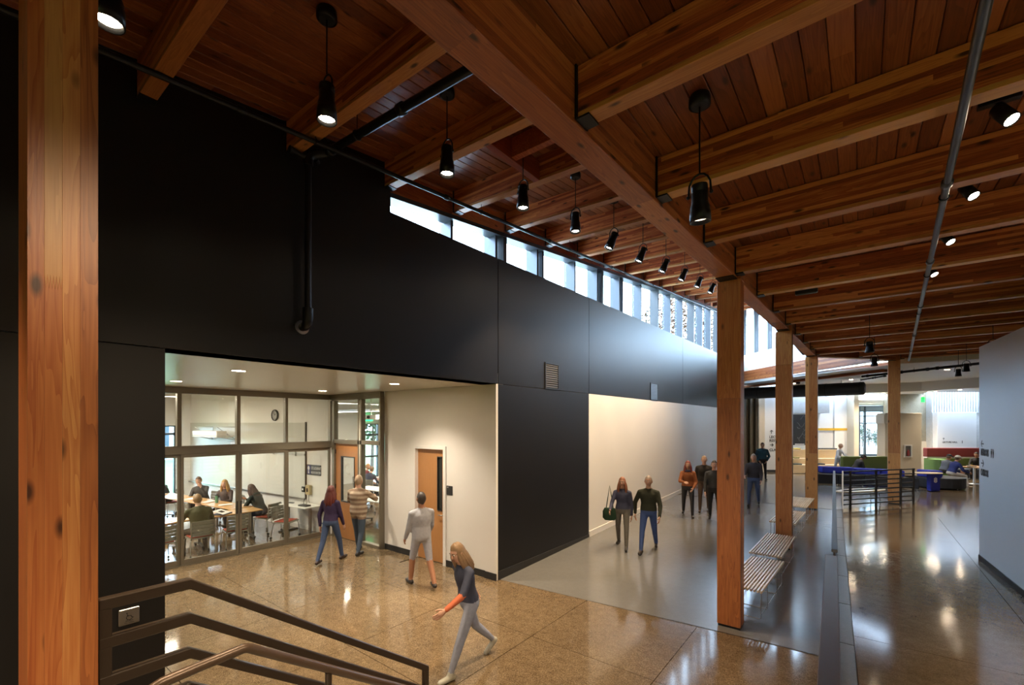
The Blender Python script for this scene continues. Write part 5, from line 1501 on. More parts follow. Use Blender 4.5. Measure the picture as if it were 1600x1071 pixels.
def head(mb, c, R, s, m_skin, m_ew, m_ed, m_lip):
    """c: centre of the skull; R: 3x3 orientation, +y is the face"""
    nu, nv = 22, 16
    rs = []
    for i in range(nv + 1):
        t = -pi / 2 + pi * (i + .03) / (nv + .06)
        ring = []
        for k in range(nu):
            a = 2 * pi * k / nu
            x, y, z = cos(t) * cos(a), cos(t) * sin(a), sin(t)
            jaw = max(0.0, -z)
            wx = .076 * (1 - .30 * jaw ** 1.5); wy = .096 * (1 - .16 * jaw)
            px, py, pz = x * wx, y * wy + (.018 * jaw if y > 0 else .0), z * .117
            if y > 0:
                py -= .006 * math.exp(-((z - .18) / .16) ** 2) * (abs(x) > .12)            # eye sockets
                py += .007 * math.exp(-((z - .38) / .12) ** 2) * max(0, 1 - abs(x) * 1.2)    # brow
                py += .010 * math.exp(-((z + .78) / .14) ** 2) * max(0, 1 - abs(x) * 2.4)    # chin
            ring.append(c + R @ (Vector((px, py, pz)) * s))
        rs.append(ring)
    mb.rings(rs, m_skin)
    T = lambda x, y, z: c + R @ (Vector((x, y, z)) * s)
    mb.rings([[T(-.007, .093, .022), T(.007, .093, .022), T(.006, .086, .022), T(-.006, .086, .022)], [T(-.010, .106, -.005), T(.010, .106, -.005), T(.012, .085, -.005), T(-.012, .085, -.005)],
              [T(-.015, .113, -.024), T(.015, .113, -.024), T(.017, .082, -.024), T(-.017, .082, -.024)], [T(-.010, .100, -.034), T(.010, .100, -.034), T(.011, .080, -.034), T(-.011, .080, -.034)]], m_skin)
    for sx in (-1, 1):
        mb.ball(T(sx * .030, .083, .020), (.0135 * s, .010 * s, .0085 * s), 10, 6, m_ew, R)
        mb.ball(T(sx * .030, .0905, .020), (.006 * s, .0045 * s, .006 * s), 8, 5, m_ed, R)
        mb.tube([T(sx * .016, .095, .038), T(sx * .032, .094, .042), T(sx * .046, .082, .037)], [.003 * s, .004 * s, .0025 * s], 6, m_ed)
        mb.ball(T(sx * .078, -.004, .0), (.010 * s, .020 * s, .032 * s), 8, 6, m_skin, R)
    mb.tube([T(-.023, .086, -.058), T(-.010, .098, -.055), T(0, .1005, -.056), T(.010, .098, -.055), T(.023, .086, -.058)], [.003 * s, .006 * s, .0062 * s, .006 * s, .003 * s], 6, m_lip)

def hair_obj(style, c, R, s, mat, parent, neck):
    nu, nv = 24, 14
    T = lambda x, y, z: c + R @ (Vector((x, y, z)) * s)
    grow = 1.07 if style == 'short' else 1.11
    mb = MB(); vs, keep = [], {}
    rs = []
    for i in range(nv + 1):
        t = -pi / 2 + pi * i / nv
        ring = []
        for k in range(nu):
            a = 2 * pi * k / nu
            x, y, z = cos(t) * cos(a), cos(t) * sin(a), sin(t)
            zlow = -.45 if y < -.1 else (.05 if y < .45 else .52)
            if style == 'long': zlow = -.85 if y < .15 else (-.2 if y < .45 else .60)
            gq = 1.0 + (grow * (1 + .02 * sin(5 * a + 3 * z)) - 1.0) * min(1.0, .25 + max(0.0, z - zlow) / .55)
            inside = z < zlow
            q_ = .97 if inside else gq
            jaw = max(0.0, -z)
            ring.append(T(x * .078 * q_ * (1 - (.22 * jaw if style == 'short' else 0)), (y * .098 + (-.004)) * q_, z * .119 * q_ + (.004 if not inside else 0)))
        rs.append(ring)
    mb.rings(rs, 0, True, True)
    if style == 'long':
        for k in range(15):
            a = pi + pi * (k - 7) / 10.5 + pi / 2 - pi / 2
            a = radians(270 + (k - 7) * 17)
            p0 = T(cos(a) * .066, sin(a) * .080, .055); p1 = T(cos(a) * .086, sin(a) * .100 - .004, -.06); p2 = T(cos(a) * .105 + .01 * sin(k * 3), sin(a) * .105 - .025, -.22); p3 = T(cos(a) * .095 + .012 * sin(k * 5), sin(a) * .10 - .03, -.30 - .02 * sin(k * 2.3))
            mb.tube([p0, p1, p2, p3], [.008 * s, .028 * s, .028 * s, .008 * s], 7)
    return mb.obj('hair', mat, parent)

def person(label, loc, rz_, H=1.72, lean=0, side=0, th=(0, 0), kn=(0, 0), ab=(4, 4), sh=(0, 0), sab=(8, 8), el=(12, 12), inn=(0, 0), seat=None, look=(0, 0, 0),
           top=(.1, .1, .1), pants=(.05, .06, .1), shoes=(.02, .02, .02), skin=SK1, hair=(.05, .03, .02), style='short', sleeve='long', hem=0.02, bulk=1.0, cap=None, group=None, extra=None, fem=False, sock=False, fore=None, shorts=False, stripe=None):
    """angles in degrees; pairs are (left, right); +y of the figure is forward"""
    s = H / 1.72
    p = root('person', label, 'person', loc, rz_, group)
    hipz = .92 * s if seat is None else seat + .105 * s
    hip = Vector((0, 0, hipz))
    Rl = Matrix.Rotation(radians(-lean), 3, 'X') @ Matrix.Rotation(radians(side), 3, 'Y')
    up, fw, rt = Rl @ Vector((0, 0, 1)), Rl @ Vector((0, 1, 0)), Rl @ Vector((1, 0, 0))
    caps, hands, feet = [], [], []
    sw, hw = (.165 if fem else .185) * s, (.088 if fem else .085) * s
    legs = []
    for i, sx in enumerate((-1, 1)):
        j0 = hip + Vector((sx * hw, 0, -.02 * s))
        a, b_ = radians(th[i]), radians(ab[i])
        d1 = Vector((sx * sin(b_) * 1.0, sin(a) * cos(b_), -cos(a) * cos(b_)))
        k_ = j0 + d1 * .43 * s
        a2 = a - radians(kn[i])
        d2 = Vector((sx * sin(b_) * .3, sin(a2), -cos(a2))).normalized()
        an = k_ + d2 * .40 * s
        legs.append((sx, j0, k_, an, d2, a2))
    if seat is None:
        low = min(l[3].z for l in legs)
        dz = .085 * s - low
    else:
        dz = 0
    sh_ = Vector((0, 0, dz)); hip = hip + sh_
    for sx, j0, k_, an, d2, a2 in legs:
        j0, k_, an = j0 + sh_, k_ + sh_, an + sh_
        caps.append((j0, .088 * s * bulk, k_, .060 * s, 'p')); caps.append((k_, .060 * s, k_ + (an - k_) * .3, .057 * s, 'k' if shorts else 'p'))
        caps.append((k_ + (an - k_) * .3, .057 * s, an, .042 * s if not sock else .036 * s, 'k' if shorts else 'p'))
        fdir = Vector((sx * .12, cos(a2 * .0), 0)) if an.z < .16 * s + (loc[2] * 0) else Vector((sx * .1, cos(a2), sin(a2) * .9))
        if seat is None and an.z > .12 * s: fdir = Vector((sx * .08, cos(a2), sin(a2)))
        fdir.normalize()
        heel = an + Vector((0, 0, -.045 * s)) - fdir * .045 * s; toe = an + Vector((0, 0, -.048 * s)) + fdir * .150 * s
        caps.append((an, .042 * s, an + Vector((0, 0, -.045 * s)), .038 * s, 's')); caps.append((heel, .040 * s, toe, .036 * s, 's'))
    # torso sections
    secs = [(-.09, .135, .105), (-.03, .165, .118), (.05, .165, .115), (.17, .14 if fem else .152, .10), (.30, .155 if fem else .172, .118), (.37, .150 if fem else .172, .112), (.41, .128 if fem else .145, .098), (.45, .095, .08), (.49, .062, .06)]
    rings_ = []
    for t, a, b_ in secs:
        a *= bulk; b_ *= bulk
        c = hip + up * t * s
        rings_.append([c + rt * a * s * cos(2 * pi * k / 20) + fw * b_ * s * sin(2 * pi * k / 20) for k in range(20)])
    nb = hip + up * .485 * s
    hR = Rl.copy() if seat is None and abs(lean) < 12 else Matrix.Rotation(radians(-lean * .35), 3, 'X')
    hR = hR @ Matrix.Rotation(radians(look[0]), 3, 'Z') @ Matrix.Rotation(radians(-look[1]), 3, 'X') @ Matrix.Rotation(radians(look[2]), 3, 'Y')
    hc = nb + up * .045 * s + hR @ Vector((0, .018, .118)) * s
    caps.append((nb - up * .03 * s, .062 * s, hc - (hR @ Vector((0, .01, .05))) * s, .052 * s, 'k'))
    for i, sx in enumerate((-1, 1)):
        S_ = hip + up * .405 * s + rt * sx * sw
        a, b_ = radians(sh[i]), radians(sab[i])
        d1 = (rt * sx * sin(b_) + fw * sin(a) * cos(b_) - up * cos(a) * cos(b_)).normalized()
        E_ = S_ + d1 * .285 * s
        a2 = a + radians(el[i]); n_ = radians(inn[i])
        d2 = (rt * -sx * sin(n_) + (fw * sin(a2) - up * cos(a2)) * cos(n_)).normalized()
        W_ = E_ + d2 * .245 * s
        bk = 1 + (bulk - 1) * .8
        caps.append((hip + up * .455 * s + rt * sx * .03 * s, .052 * s, S_, .056 * s * bk, 't')); caps.append((hip + up * .36 * s + rt * sx * sw * .5, .075 * s, S_, .056 * s * bk, 't'))
        caps.append((S_, .056 * s * bk, E_, .048 * s * bk, 't')); caps.append((E_, .048 * s * bk, W_, .034 * s * (bk if sleeve == 'long' else 1), 'f' if sleeve == 'long' else 'k'))
        pn = (rt * -sx * .9 + fw * .1 - up * .1) if el[i] < 60 else (-up * .7 - rt * sx * .5)
        hands.append((W_, d2, pn, sx))
    # fuse
    mb = MB()
    for p0, r0, p1, r1, reg in caps:
        d = p1 - p0; l = d.length
        if l < 1e-5: continue
        d /= l
        u, w = perp(d); rs = []
        for t in (-80, -45, -10): rs.append((p0 + d * sin(radians(t)) * r0, cos(radians(t)) * r0))
        for t in (10, 45, 80): rs.append((p1 + d * sin(radians(t)) * r1, cos(radians(t)) * r1))
        mb.rings([[c + r_ * (cos(2 * pi * k / 14) * u + sin(2 * pi * k / 14) * w) for k in range(14)] for c, r_ in rs])
    mb.rings(rings_)
    me0 = mb.mesh('tmp'); t_ = bpy.data.objects.new('tmp', me0); COL.objects.link(t_)
    m = t_.modifiers.new('r', 'REMESH'); m.mode = 'VOXEL'; m.voxel_size = .0165 * s
    m2 = t_.modifiers.new('s', 'SMOOTH'); m2.factor = .5; m2.iterations = 3
    dg = bpy.context.evaluated_depsgraph_get()
    me = bpy.data.meshes.new_from_object(t_.evaluated_get(dg))
    bpy.data.objects.remove(t_); bpy.data.meshes.remove(me0)
    # regions
    V = [v.co.copy() for v in me.vertices]
    F = [list(q_.vertices) for q_ in me.polygons]
    bpy.data.meshes.remove(me)
    slot = {'t': 0, 'p': 1, 's': 2, 'k': 3, 'f': 7}
    capd = [(p0, p1 - p0, (p1 - p0).length_squared, r0, r1, reg) for p0, r0, p1, r1, reg in caps if (p1 - p0).length > 1e-5]
    out = MB(); fm = []
    hemz = hem
    for f in F:
        c = (V[f[0]] + V[f[2]]) / 2
        best, reg = 1e9, 't'
        for p0, d, l2, r0, r1, rg in capd:
            t = max(0, min(1, (c - p0).dot(d) / l2))
            q_ = (c - p0 - d * t).length / (r0 + (r1 - r0) * t)
            if q_ < best: best, reg = q_, rg
        q = c - hip; tz = q.dot(up) / s
        if -.12 < tz < .50:
            j = 0
            while j < len(secs) - 2 and secs[j + 1][0] < tz: j += 1
            f_ = max(0, min(1, (tz - secs[j][0]) / (secs[j + 1][0] - secs[j][0])))
            a = (secs[j][1] + (secs[j + 1][1] - secs[j][1]) * f_) * s * bulk; b_ = (secs[j][2] + (secs[j + 1][2] - secs[j][2]) * f_) * s * bulk
            qq = sqrt((q.dot(rt) / a) ** 2 + (q.dot(fw) / b_) ** 2)
            if qq < best * 1.05: best, reg = qq, 't'
        if reg in 'tp' and tz < hemz + .35 and reg != 'x':
            if reg == 't' and tz < hemz: reg = 'p'
            elif reg == 'p' and tz >= hemz and seat is None: reg = 't'
        if sleeve == 'short' and reg == 'f': reg = 'k'
        if stripe and reg in 'tf' and int((c.z + 10) / (.05 * s)) % 2: fm.append(8); continue
        fm.append(slot[reg])
    out.v = [tuple(v) for v in V]; out.f = F; out.m = fm; out.s = [True] * len(F)
    for W_, d2, pn, sx in hands: hand(out, W_ + d2 * .01, d2, pn, sx, 3, s)
    head(out, hc, hR, s, 3, 4, 5, 6)
    mats = [cloth(top), cloth(pants), cloth(shoes, .5), skin_m(skin), EYE_W, EYE_D, LIP, cloth(fore or top), cloth(stripe or top)]
    out.obj('body', mats, p)
    hm = plain('hair_%02x%02x%02x' % tuple(int(255 * x ** .4545) for x in hair), hair, .55, var=.3, scale=60)
    if style in ('short', 'long'): hair_obj(style, hc, hR, s, hm, p, nb)
    T = lambda x, y, z: hc + hR @ (Vector((x, y, z)) * s)
    if cap:
        cmb = MB(); rs = []
        for t, r_ in ((.02, 1.13), (.35, 1.12), (.7, .92), (.98, .55), (1.1, .12)):
            rs.append([T(cos(2 * pi * k / 22) * .079 * r_, sin(2 * pi * k / 22) * .100 * r_ - .002, .03 + t * .088) for k in range(22)])
        cmb.rings(rs)
        cmb.add([T(-.06, .08, .045), T(-.045, .155, .03), T(.045, .155, .03), T(.06, .08, .045), T(-.06, .08, .038), T(-.045, .155, .023), T(.045, .155, .023), T(.06, .08, .038)], [(0, 1, 2, 3), (7, 6, 5, 4), (1, 5, 6, 2), (0, 4, 5, 1), (2, 6, 7, 3)])
        cmb.obj('cap', cloth(cap), p)
    if extra == 'hood':
        cmb = MB(); rs = []
        for i in range(9):
            t = -pi / 2 + pi * i / 8 * .97
            ring = []
            for k in range(20):
                a = 2 * pi * k / 20; x, y, z = cos(t) * cos(a), cos(t) * sin(a), sin(t)
                op = .80 if (y > .55 and -.75 < z < .65) else 1.24
                ring.append(T(x * .080 * (1.22 if op > 1 else .9), y * .100 * op - .008, z * .128 * 1.13 - .004))
            rs.append(ring)
        cmb.rings(rs); cmb.obj('hood', cloth(top), p)
    if extra == 'hooddown':
        cmb = MB(); c_ = hip + up * .47 * s - fw * .07 * s
        cmb.ball(c_, (.13 * s, .06 * s, .055 * s), 14, 8, 0, Rl); cmb.obj('hood', cloth(top), p)
    if extra == 'backpack':
        cmb = MB(); c_ = hip + up * .24 * s - fw * .19 * s
        cmb.ball(c_, (.15 * s, .09 * s, .21 * s), 14, 10, 0, Rl)
        for sx in (-1, 1): cmb.tube([hip + up * .1 * s + rt * sx * .13 * s - fw * .12 * s, hip + up * .3 * s + rt * sx * .13 * s + fw * .14 * s, hip + up * .44 * s + rt * sx * .1 * s + fw * .02 * s, hip + up * .4 * s + rt * sx * .1 * s - fw * .14 * s], .017 * s, 8)
        cmb.obj('backpack', cloth((.02, .02, .022)), p)
    if extra == 'scarf':
        cmb = MB(); cmb.tube([nb + (rt * cos(a) * .085 + fw * sin(a) * .075) * s + up * -.01 * s for a in [2 * pi * k / 16 for k in range(17)]], .032 * s, 8)
        cmb.obj('scarf', cloth((.03, .04, .10)), p)
    return p, hands
def fr_(dx, dy): return math.atan2(-dx, dy)

WALK = dict(th=(26, -16), kn=(8, 26), sh=(-22, 24), el=(18, 26))
WALK2 = dict(th=(-16, 26), kn=(26, 8), sh=(24, -22), el=(26, 18))
GH = 'people walking through the hall'
zf = lambda y: rz(y) + .002
# lobby
person('woman with long red hair in a purple top and jeans, walking to the classroom door', (-8.85, 5.05, 0), fr_(-.55, 1), 1.66, th=(-14, 20), kn=(14, 6), sh=(-8, 10), sab=(16, 10), el=(14, 16), top=(.022, .010, .045), pants=(.035, .06, .13), shoes=(.03, .015, .012), hair=(.10, .016, .010), style='long', fem=True, group=GH)
person('person in a brown and cream striped long top entering the wooden door', (-8.95, 5.78, 0), fr_(-.5, 1), 1.80, th=(16, -10), kn=(5, 12), sh=(35, 50), sab=(24, 24), el=(45, 40), inn=(30, 30), top=(.20, .13, .085), stripe=(.36, .29, .21), pants=(.04, .06, .09), shoes=(.02, .018, .016), hair=(.35, .25, .16), hem=-.16, bulk=1.2, group=GH)
person('person in a pale blue-grey top and dark boots before the wooden door', (-6.25, 5.32, 0), fr_(-1, .35), 1.74, th=(20, -12), kn=(10, 18), sh=(10, 18), el=(30, 20), top=(.33, .34, .38), pants=(.33, .34, .40), shoes=(.025, .02, .02), hair=(.035, .025, .02), hem=-.12, shorts=True, skin=(.34, .16, .09), bulk=1.08, group=GH)
person('nearest walker, in a navy top with orange sleeves, pale jeans and trainers', (-3.72, 3.90, 0), fr_(-.25, -1), 1.64, lean=12, th=(26, -24), kn=(4, 22), sh=(46, -34), sab=(14, 18), el=(30, 16), look=(10, 18, 0), top=(.035, .042, .075), fore=(.48, .12, .05), pants=(.26, .29, .38), shoes=(.42, .42, .36), hair=(.24, .15, .08), style='long', fem=True, sock=True, group=GH)
# hall
person('woman in a navy and white jacket with a dark green bag by the white wall', (-4.33, 9.65, zf(9.6)), fr_(.28, -1), 1.66, th=(20, -12), kn=(4, 14), sh=(-6, 22), sab=(10, 14), el=(10, 40), top=(.045, .05, .09), pants=(.12, .11, .09), shoes=(.04, .035, .03), hair=(.26, .10, .05), style='long', fem=True, group=GH)
person('man in a dark green jacket and blue jeans beside the woman with the bag', (-3.73, 9.70, zf(9.7)), fr_(.25, -1), 1.74, th=(-14, 22), kn=(20, 4), sh=(18, -20), sab=(14, 24), el=(16, 20), top=(.022, .025, .012), pants=(.045, .085, .24), shoes=(.05, .04, .035), hair=(.30, .24, .20), style='short', bulk=1.08, group=GH)
person('person in a rust orange jacket walking up the hall toward us', (-4.02, 13.55, zf(13.5)), fr_(.3, -1), 1.68, th=(20, -14), kn=(5, 16), sh=(10, 30), sab=(14, 12), el=(40, 60), inn=(20, 30), top=(.24, .075, .022), pants=(.022, .022, .026), shoes=(.03, .025, .02), hair=(.16, .02, .015), fem=True, style='long', bulk=1.1, group=GH, extra='scarf')
person('person in a black coat half behind the rust orange jacket', (-3.80, 14.45, zf(14.4)), fr_(.3, -1), 1.76, th=(-12, 18), kn=(16, 4), sh=(12, -14), top=(.02, .017, .016), pants=(.06, .035, .02), shoes=(.06, .035, .02), hair=(.30, .20, .12), bulk=1.12, group=GH)
person('person in a dark grey jacket half hidden left of the first square post', (-3.24, 13.35, zf(13.3)), fr_(.2, -1), 1.74, th=(16, -14), kn=(4, 16), sh=(-12, 16), top=(.035, .036, .038), pants=(.016, .016, .018), shoes=(.03, .025, .02), hair=(.04, .03, .025), bulk=1.1, group=GH)
person('person in a dark jacket and blue jeans right of the first square post', (-2.72, 16.1, zf(16.1)), fr_(.1, -1), 1.72, th=(-12, 18), kn=(18, 5), sh=(14, 24), el=(30, 50), top=(.03, .03, .042), pants=(.06, .10, .22), shoes=(.015, .015, .018), hair=(.32, .28, .25), bulk=1.15, group=GH)
x_, y_ = at(1191, 20.7)
person('man in a teal jacket standing hands in pockets by the white sign wall', (x_, y_, UP + .004), fr_(.35, -1), 1.76, th=(4, -3), kn=(0, 3), sh=(-4, -4), sab=(20, 20), el=(32, 32), inn=(28, 28), look=(0, 12, 0), top=(.012, .065, .10), pants=(.014, .014, .017), shoes=(.02, .02, .02), hair=(.09, .05, .03), bulk=1.2, group=GH)
x_, y_ = at(1309, 22.2)
person('person in a pale blue top standing in front of the bleachers', (x_, y_, UP + .004), fr_(1, -.4), 1.66, lean=10, th=(14, -10), kn=(6, 12), sh=(40, 20), el=(40, 40), top=(.40, .44, .52), pants=(.25, .28, .34), shoes=(.05, .05, .05), hair=(.22, .15, .11), group=GH)

# seated in the lounge
GS = 'people seated in the lounge'
SIT = dict(th=(82, 82), kn=(84, 84), ab=(8, 8))
x_, y_ = at(1336, 20.35)
person('person in black slumped on the blue sofa wearing a black cap', (x_, y_, UP), fr_(.787 * .9 - .25, .617 * .9 - .3), 1.70, lean=24, side=10, seat=.44, th=(80, 80), kn=(80, 80), sh=(40, 40), el=(50, 50), inn=(30, 30), look=(0, 25, 0), top=(.010, .010, .013), pants=(.012, .012, .016), skin=SK3, hair=(.01, .01, .01), cap=(.015, .015, .017), bulk=1.25, group=GS)
x_, y_ = at(1486, 18.75)
person('man in a royal blue sweater and white cap on the round sofa', (x_, y_, UP), fr_(.787 + .1, .617 - .1), 1.76, lean=22, seat=.44, th=(74, 78), kn=(92, 70), ab=(14, 8), sh=(44, 46), sab=(14, 14), el=(44, 44), inn=(10, 10), look=(0, 8, 0), top=(.020, .035, .17), pants=(.50, .48, .45), shoes=(.40, .37, .32), hair=(.10, .07, .05), cap=(.62, .60, .55), skin=SK2, bulk=1.1, group=GS)
x_, y_ = at(1474, 19.6)
person('man in a blue-grey jacket and dark cap behind the royal blue sweater', (x_, y_, UP), fr_(.787, .617), 1.74, lean=22, seat=.44, th=(80, 80), kn=(86, 86), sh=(40, 40), el=(50, 50), look=(0, 12, 0), top=(.15, .18, .23), fore=(.03, .03, .035), pants=(.02, .02, .025), hair=(.2, .14, .1), cap=(.03, .03, .05), skin=SK2, bulk=1.1, group=GS)
x_, y_ = at(1527, 20.75)
person('person in a black jacket facing us across the booth table', (x_, y_, UP), fr_(-.35, -1), 1.68, lean=12, seat=.46, sh=(38, 38), el=(52, 52), inn=(24, 24), look=(0, 14, 0), top=(.014, .013, .013), pants=(.02, .02, .025), hair=(.02, .014, .012), skin=SK2, group=GS, **{k: v for k, v in SIT.items()})

# seated in the classroom
GC = 'students seated in the classroom'
person('man in an olive green sweater seated with his back to the glass', (-11.60, 3.52, 0), fr_(-1, .05), 1.80, lean=16, seat=.455, th=(80, 78), kn=(95, 78), ab=(16, 12), sh=(48, 40), sab=(26, 20), el=(50, 52), inn=(18, 24), look=(0, 16, 0), top=(.055, .055, .018), pants=(.05, .035, .022), shoes=(.04, .03, .022), hair=(.30, .18, .085), bulk=1.12, group=GC)
person('young man in a grey sweater resting his cheek on one hand', (-15.78, 4.88, 0), fr_(.70, -.71), 1.76, lean=14, side=6, seat=.455, sh=(58, 40), sab=(10, 14), el=(122, 60), inn=(14, 30), look=(8, 8, 0), top=(.055, .050, .050), pants=(.03, .03, .04), hair=(.11, .06, .03), bulk=1.05, group=GC, **SIT)
person('woman with long blonde hair in a brown cardigan over a grey top', (-14.50, 5.04, 0), fr_(.72, -.70), 1.68, lean=6, seat=.455, sh=(36, 36), sab=(10, 10), el=(60, 60), inn=(26, 26), look=(0, 4, 0), top=(.085, .060, .058), pants=(.03, .03, .04), hair=(.46, .27, .09), style='long', fem=True, skin=(.58, .34, .25), group=GC, **SIT)
person('student in a dark green hooded top turned toward the blonde woman', (-12.72, 5.28, 0), fr_(-.85, -.55), 1.76, lean=26, seat=.455, sh=(52, 64), sab=(16, 16), el=(40, 84), inn=(10, 22), look=(0, 10, 0), top=(.012, .024, .018), pants=(.02, .025, .04), hair=(.06, .03, .02), style='long', extra='hooddown', bulk=1.12, group=GC, **SIT)
person('student in a black hooded top bent over the far end of the tables', (-17.15, 4.32, 0), fr_(-.75, -.6), 1.74, lean=30, seat=.455, sh=(60, 50), el=(44, 50), inn=(24, 24), look=(0, 26, 0), top=(.010, .011, .016), pants=(.03, .035, .05), hair=(.02, .015, .01), extra='hood', bulk=1.1, group=GC, **SIT)
person('student in a dark green tee shirt cut off by the black wall edge', (-18.55, 4.35, 0), fr_(.4, -.9), 1.74, lean=24, seat=.455, sh=(50, 40), el=(52, 56), inn=(24, 24), look=(0, 18, 0), top=(.014, .030, .022), pants=(.03, .03, .04), sleeve='short', hair=(.04, .03, .02), group=GC, **SIT)
person('student in a maroon plaid shirt seated in the study room', (-15.75, 10.42, 0), fr_(.8, .55), 1.70, lean=14, seat=.455, sh=(50, 58), el=(40, 36), inn=(14, 8), look=(0, 6, 0), top=(.20, .02, .035), stripe=(.09, .02, .03), pants=(.03, .03, .04), hair=(.34, .18, .08), style='short', bulk=1.08, group=GC, **SIT)
person('student in a navy shirt seated left of the maroon plaid shirt', (-14.85, 9.98, 0), fr_(-.3, .9), 1.68, lean=24, seat=.455, sh=(52, 50), el=(40, 44), inn=(14, 14), look=(0, 12, 0), top=(.022, .025, .05), pants=(.03, .03, .04), hair=(.16, .09, .05), group=GC, **SIT)

o = root('shoulder_bag', 'dark green shoulder bag hanging beside the woman in navy and white', 'bag', (-4.60, 9.55, zf(9.55) + .60), radians(20))
MB().rings([[(a * .16 * cos(2 * pi * k / 14), a * .07 * sin(2 * pi * k / 14), h_) for k in range(14)] for a, h_ in ((.7, 0), (1, .05), (1, .2), (.75, .28))]).obj('pouch', cloth((.015, .05, .02)), o)
for sy in (-.05, .05): MB().tube([(-.08, sy, .26), (-.05, sy, .46), (.0, sy * .6, .80), (.06, sy, .46), (.08, sy, .26)], .008, 6).obj('strap', cloth((.015, .04, .02)), o)

# ------------------------------------------------------------------ outdoors seen through the windows
gr = root('ground', 'green lawn around the building seen through the classroom windows', kind='structure')
MB().box(-160, 160, -120, 200, -.6, -.32).obj('lawn', plain('lawn', (.07, .13, .03), .9, var=.4, scale=1.5), gr)
def conifer(label, x, y, h, seed, col=(.035, .075, .035)):
    r = random.Random(seed)
    p = root('conifer_tree', label, 'tree', (x, y, -.32), group='conifers outside the clerestory')
    MB().tube([(0, 0, 0), (0, 0, h)], [.03 * h * .6, .02], 8).obj('trunk', plain('bark', (.06, .04, .03), .9), p)
    mb = MB()
    n_ = int(26 * h / 10) + 8
    for i in range(n_):
        t = (i + 2) / (n_ + 2); z = h * (.12 + .87 * t); R = (1 - t) * h * .24 + .15
        for k in range(9):
            a = 2 * pi * k / 9 + r.random() * 1.2; l = R * r.uniform(.7, 1.1)
            d = Vector((cos(a), sin(a), -.28 + .5 * t)); b0 = Vector((0, 0, z)); s = Vector((-sin(a), cos(a), 0))
            for q_ in range(6):
                f = .25 + .75 * q_ / 5; c = b0 + d * l * f
                for sg_ in (-1, 1):
                    tip = c + d * l * .22 + s * sg_ * l * .30 * (1.15 - f) + Vector((0, 0, -.05 * l + r.uniform(-.04, .04)))
                    mb.add([c, c + d * l * .12, tip], [(0, 1, 2)])
    tag(mb.obj('foliage', plain('needles_%d' % seed, col, .85, var=.5, scale=3), p), kind='stuff')
def leafy(label, x, y, h, rad, seed, col, z=-.32, n_=2600, name='broadleaf_tree', cat='tree', leaf=.22, low=.3, group=None):
    r = random.Random(seed)
    p = root(name, label, cat, (x, y, z), group=group)
    mb = MB(); mb.tube([(0, 0, 0), (.02 * h, .01 * h, h * .75)], [h * .018 + .01, .01], 6)
    for i in range(6):
        a = i * 1.1; mb.tube([(0, 0, h * (.25 + .06 * i)), (cos(a) * rad * .6, sin(a) * rad * .6, h * (.5 + .06 * i))], [h * .007 + .004, .004], 5)
    mb.obj('trunk', MATS['bark'] if 'bark' in MATS else plain('bark', (.06, .04, .03), .9), p)
    mb = MB()
    for i in range(n_):
        a = r.random() * 2 * pi; cz = r.uniform(-1, 1); rr = r.random() ** .45
        c = Vector((rad * rr * sqrt(1 - cz * cz) * cos(a), rad * rr * sqrt(1 - cz * cz) * sin(a), h * (low + (1 - low) / 2) + cz * rr * h * (1 - low) / 2))
        u = Vector((r.gauss(0, 1), r.gauss(0, 1), r.gauss(0, .6))).normalized(); w = u.cross(Vector((r.gauss(0, 1), r.gauss(0, 1), r.gauss(0, 1)))).normalized()
        mb.add([c - u * leaf, c + w * leaf * .4, c + u * leaf, c - w * leaf * .4], [(0, 1, 2, 3)])
    tag(mb.obj('foliage', plain('leaves_%d' % seed, col, .8, var=.45, scale=2), p), kind='stuff')
conifer('green conifer seen through the third and fourth clerestory panes', *at(843, 25), 13.4, 1, (.012, .034, .016))
conifer('conifer seen through the middle clerestory panes', *at(1010, 36), 13.4, 2, (.012, .03, .016))
conifer('short conifer low in the middle clerestory panes', *at(962, 46), 12.2, 3, (.012, .03, .016))
leafy('autumn tree with orange leaves behind the far clerestory panes', *at(1068, 42), 16.5, 4.6, 4, (.085, .032, .005), n_=4200)
leafy('green leafy tree outside the study room window', -27, 18.5, 7, 2.6, 5, (.015, .036, .008))
leafy('green leafy tree outside the classroom window', -40, 6.5, 7, 3.0, 6, (.015, .036, .008))
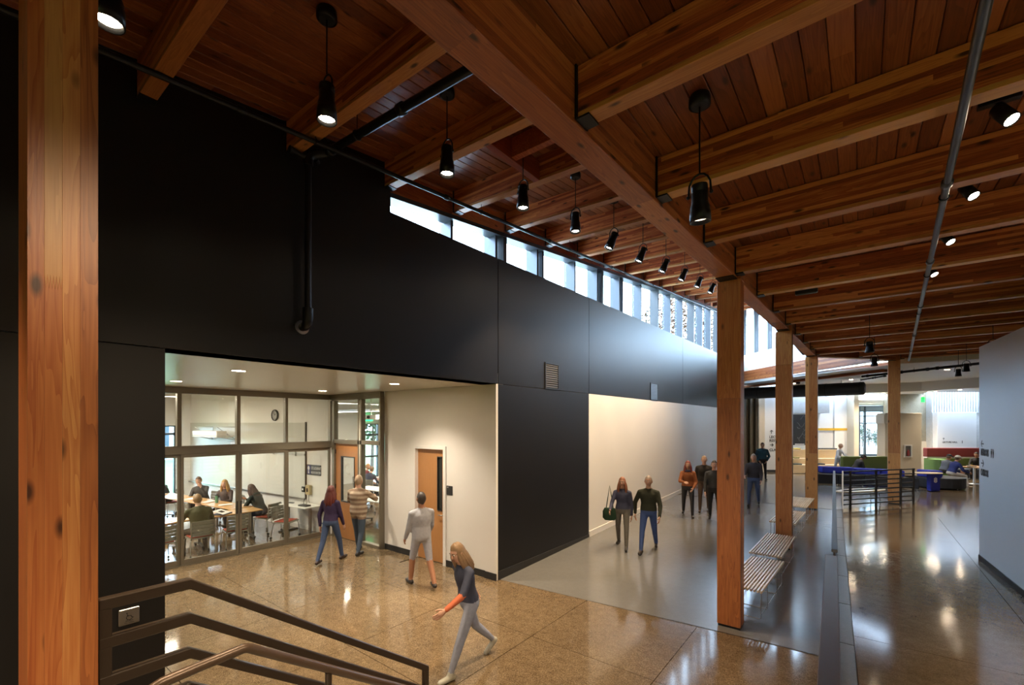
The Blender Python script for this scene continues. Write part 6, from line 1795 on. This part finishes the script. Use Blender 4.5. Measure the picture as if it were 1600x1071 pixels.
bd = root('neighbour_building', 'pale neighbouring building seen through the end clerestory windows', 'building', (*at(1205, 46), -.32), YAW)
MB().box(-7, 14, 0, 8, 0, 12.5).obj('facade', plain('pale_render', (.62, .57, .50), .8), bd)
for z in (3.0, 6.4, 9.8):
    MB().box(-7.05, 14.05, -.1, 0, z, z + .25).obj('band', plain('band_grey', (.35, .35, .36), .7), bd)
    for i in range(7): 
        MB().box(-6 + 2.8 * i, -4.4 + 2.8 * i, -.06, -.01, z + .8, z + 2.3).obj('window', plain('far_glass', (.05, .07, .09), .1), bd)
bd = root('neighbour_building', 'low pale grey building across the lawn from the classroom window', 'building', (-48, 12, -.32), 0)
MB().box(-4, 0, -6, 8, 0, 5.5).obj('facade', plain('pale_grey_render', (.5, .54, .58), .8), bd)
MB().box(-4.2, .3, -6.2, 8.2, 5.5, 5.8).obj('roof_edge', MATS['band_grey'], bd)
for i in range(4): MB().box(0, .05, -5 + 3.2 * i, -3 + 3.2 * i, 1.2, 3.2).obj('window', MATS['far_glass'], bd)
gw = root('garden_wall', 'white garden wall behind the shrubs outside the lounge window', 'wall', (*at(1362, 34), -.32), YAW)
MB().box(-4, 4, 0, .3, 0, 5.2).obj('render', plain('garden_white', (.7, .72, .74), .8), gw)
MB().box(-4.05, 4.05, -.05, .35, 5.2, 5.3).obj('coping', KERB, gw)
pb = root('planter_box', 'raised white planter holding the shrubs outside the lounge window', 'planter', (*at(1362, 29.5), -.32), YAW)
MB().box(-2.2, 2.2, -.5, .5, 0, 1.65).obj('planter_wall', MATS['garden_white'], pb)
for i, (u, h, rd_, c) in enumerate(((1347, 2.0, .22, (.03, .05, .018)), (1357, 1.4, .22, (.05, .04, .018)), (1368, 1.2, .22, (.025, .05, .015)), (1379, 1.1, .22, (.03, .055, .018)))):
    x_, y_ = at(u, 29.5)
    leafy('leafy shrub outside the lounge window, %s from the left' % ORD[i], x_, y_, h, rd_, 20 + i, c, 1.32, 320, 'garden_shrub', 'shrub', .07, .1, 'shrubs in the white planter')
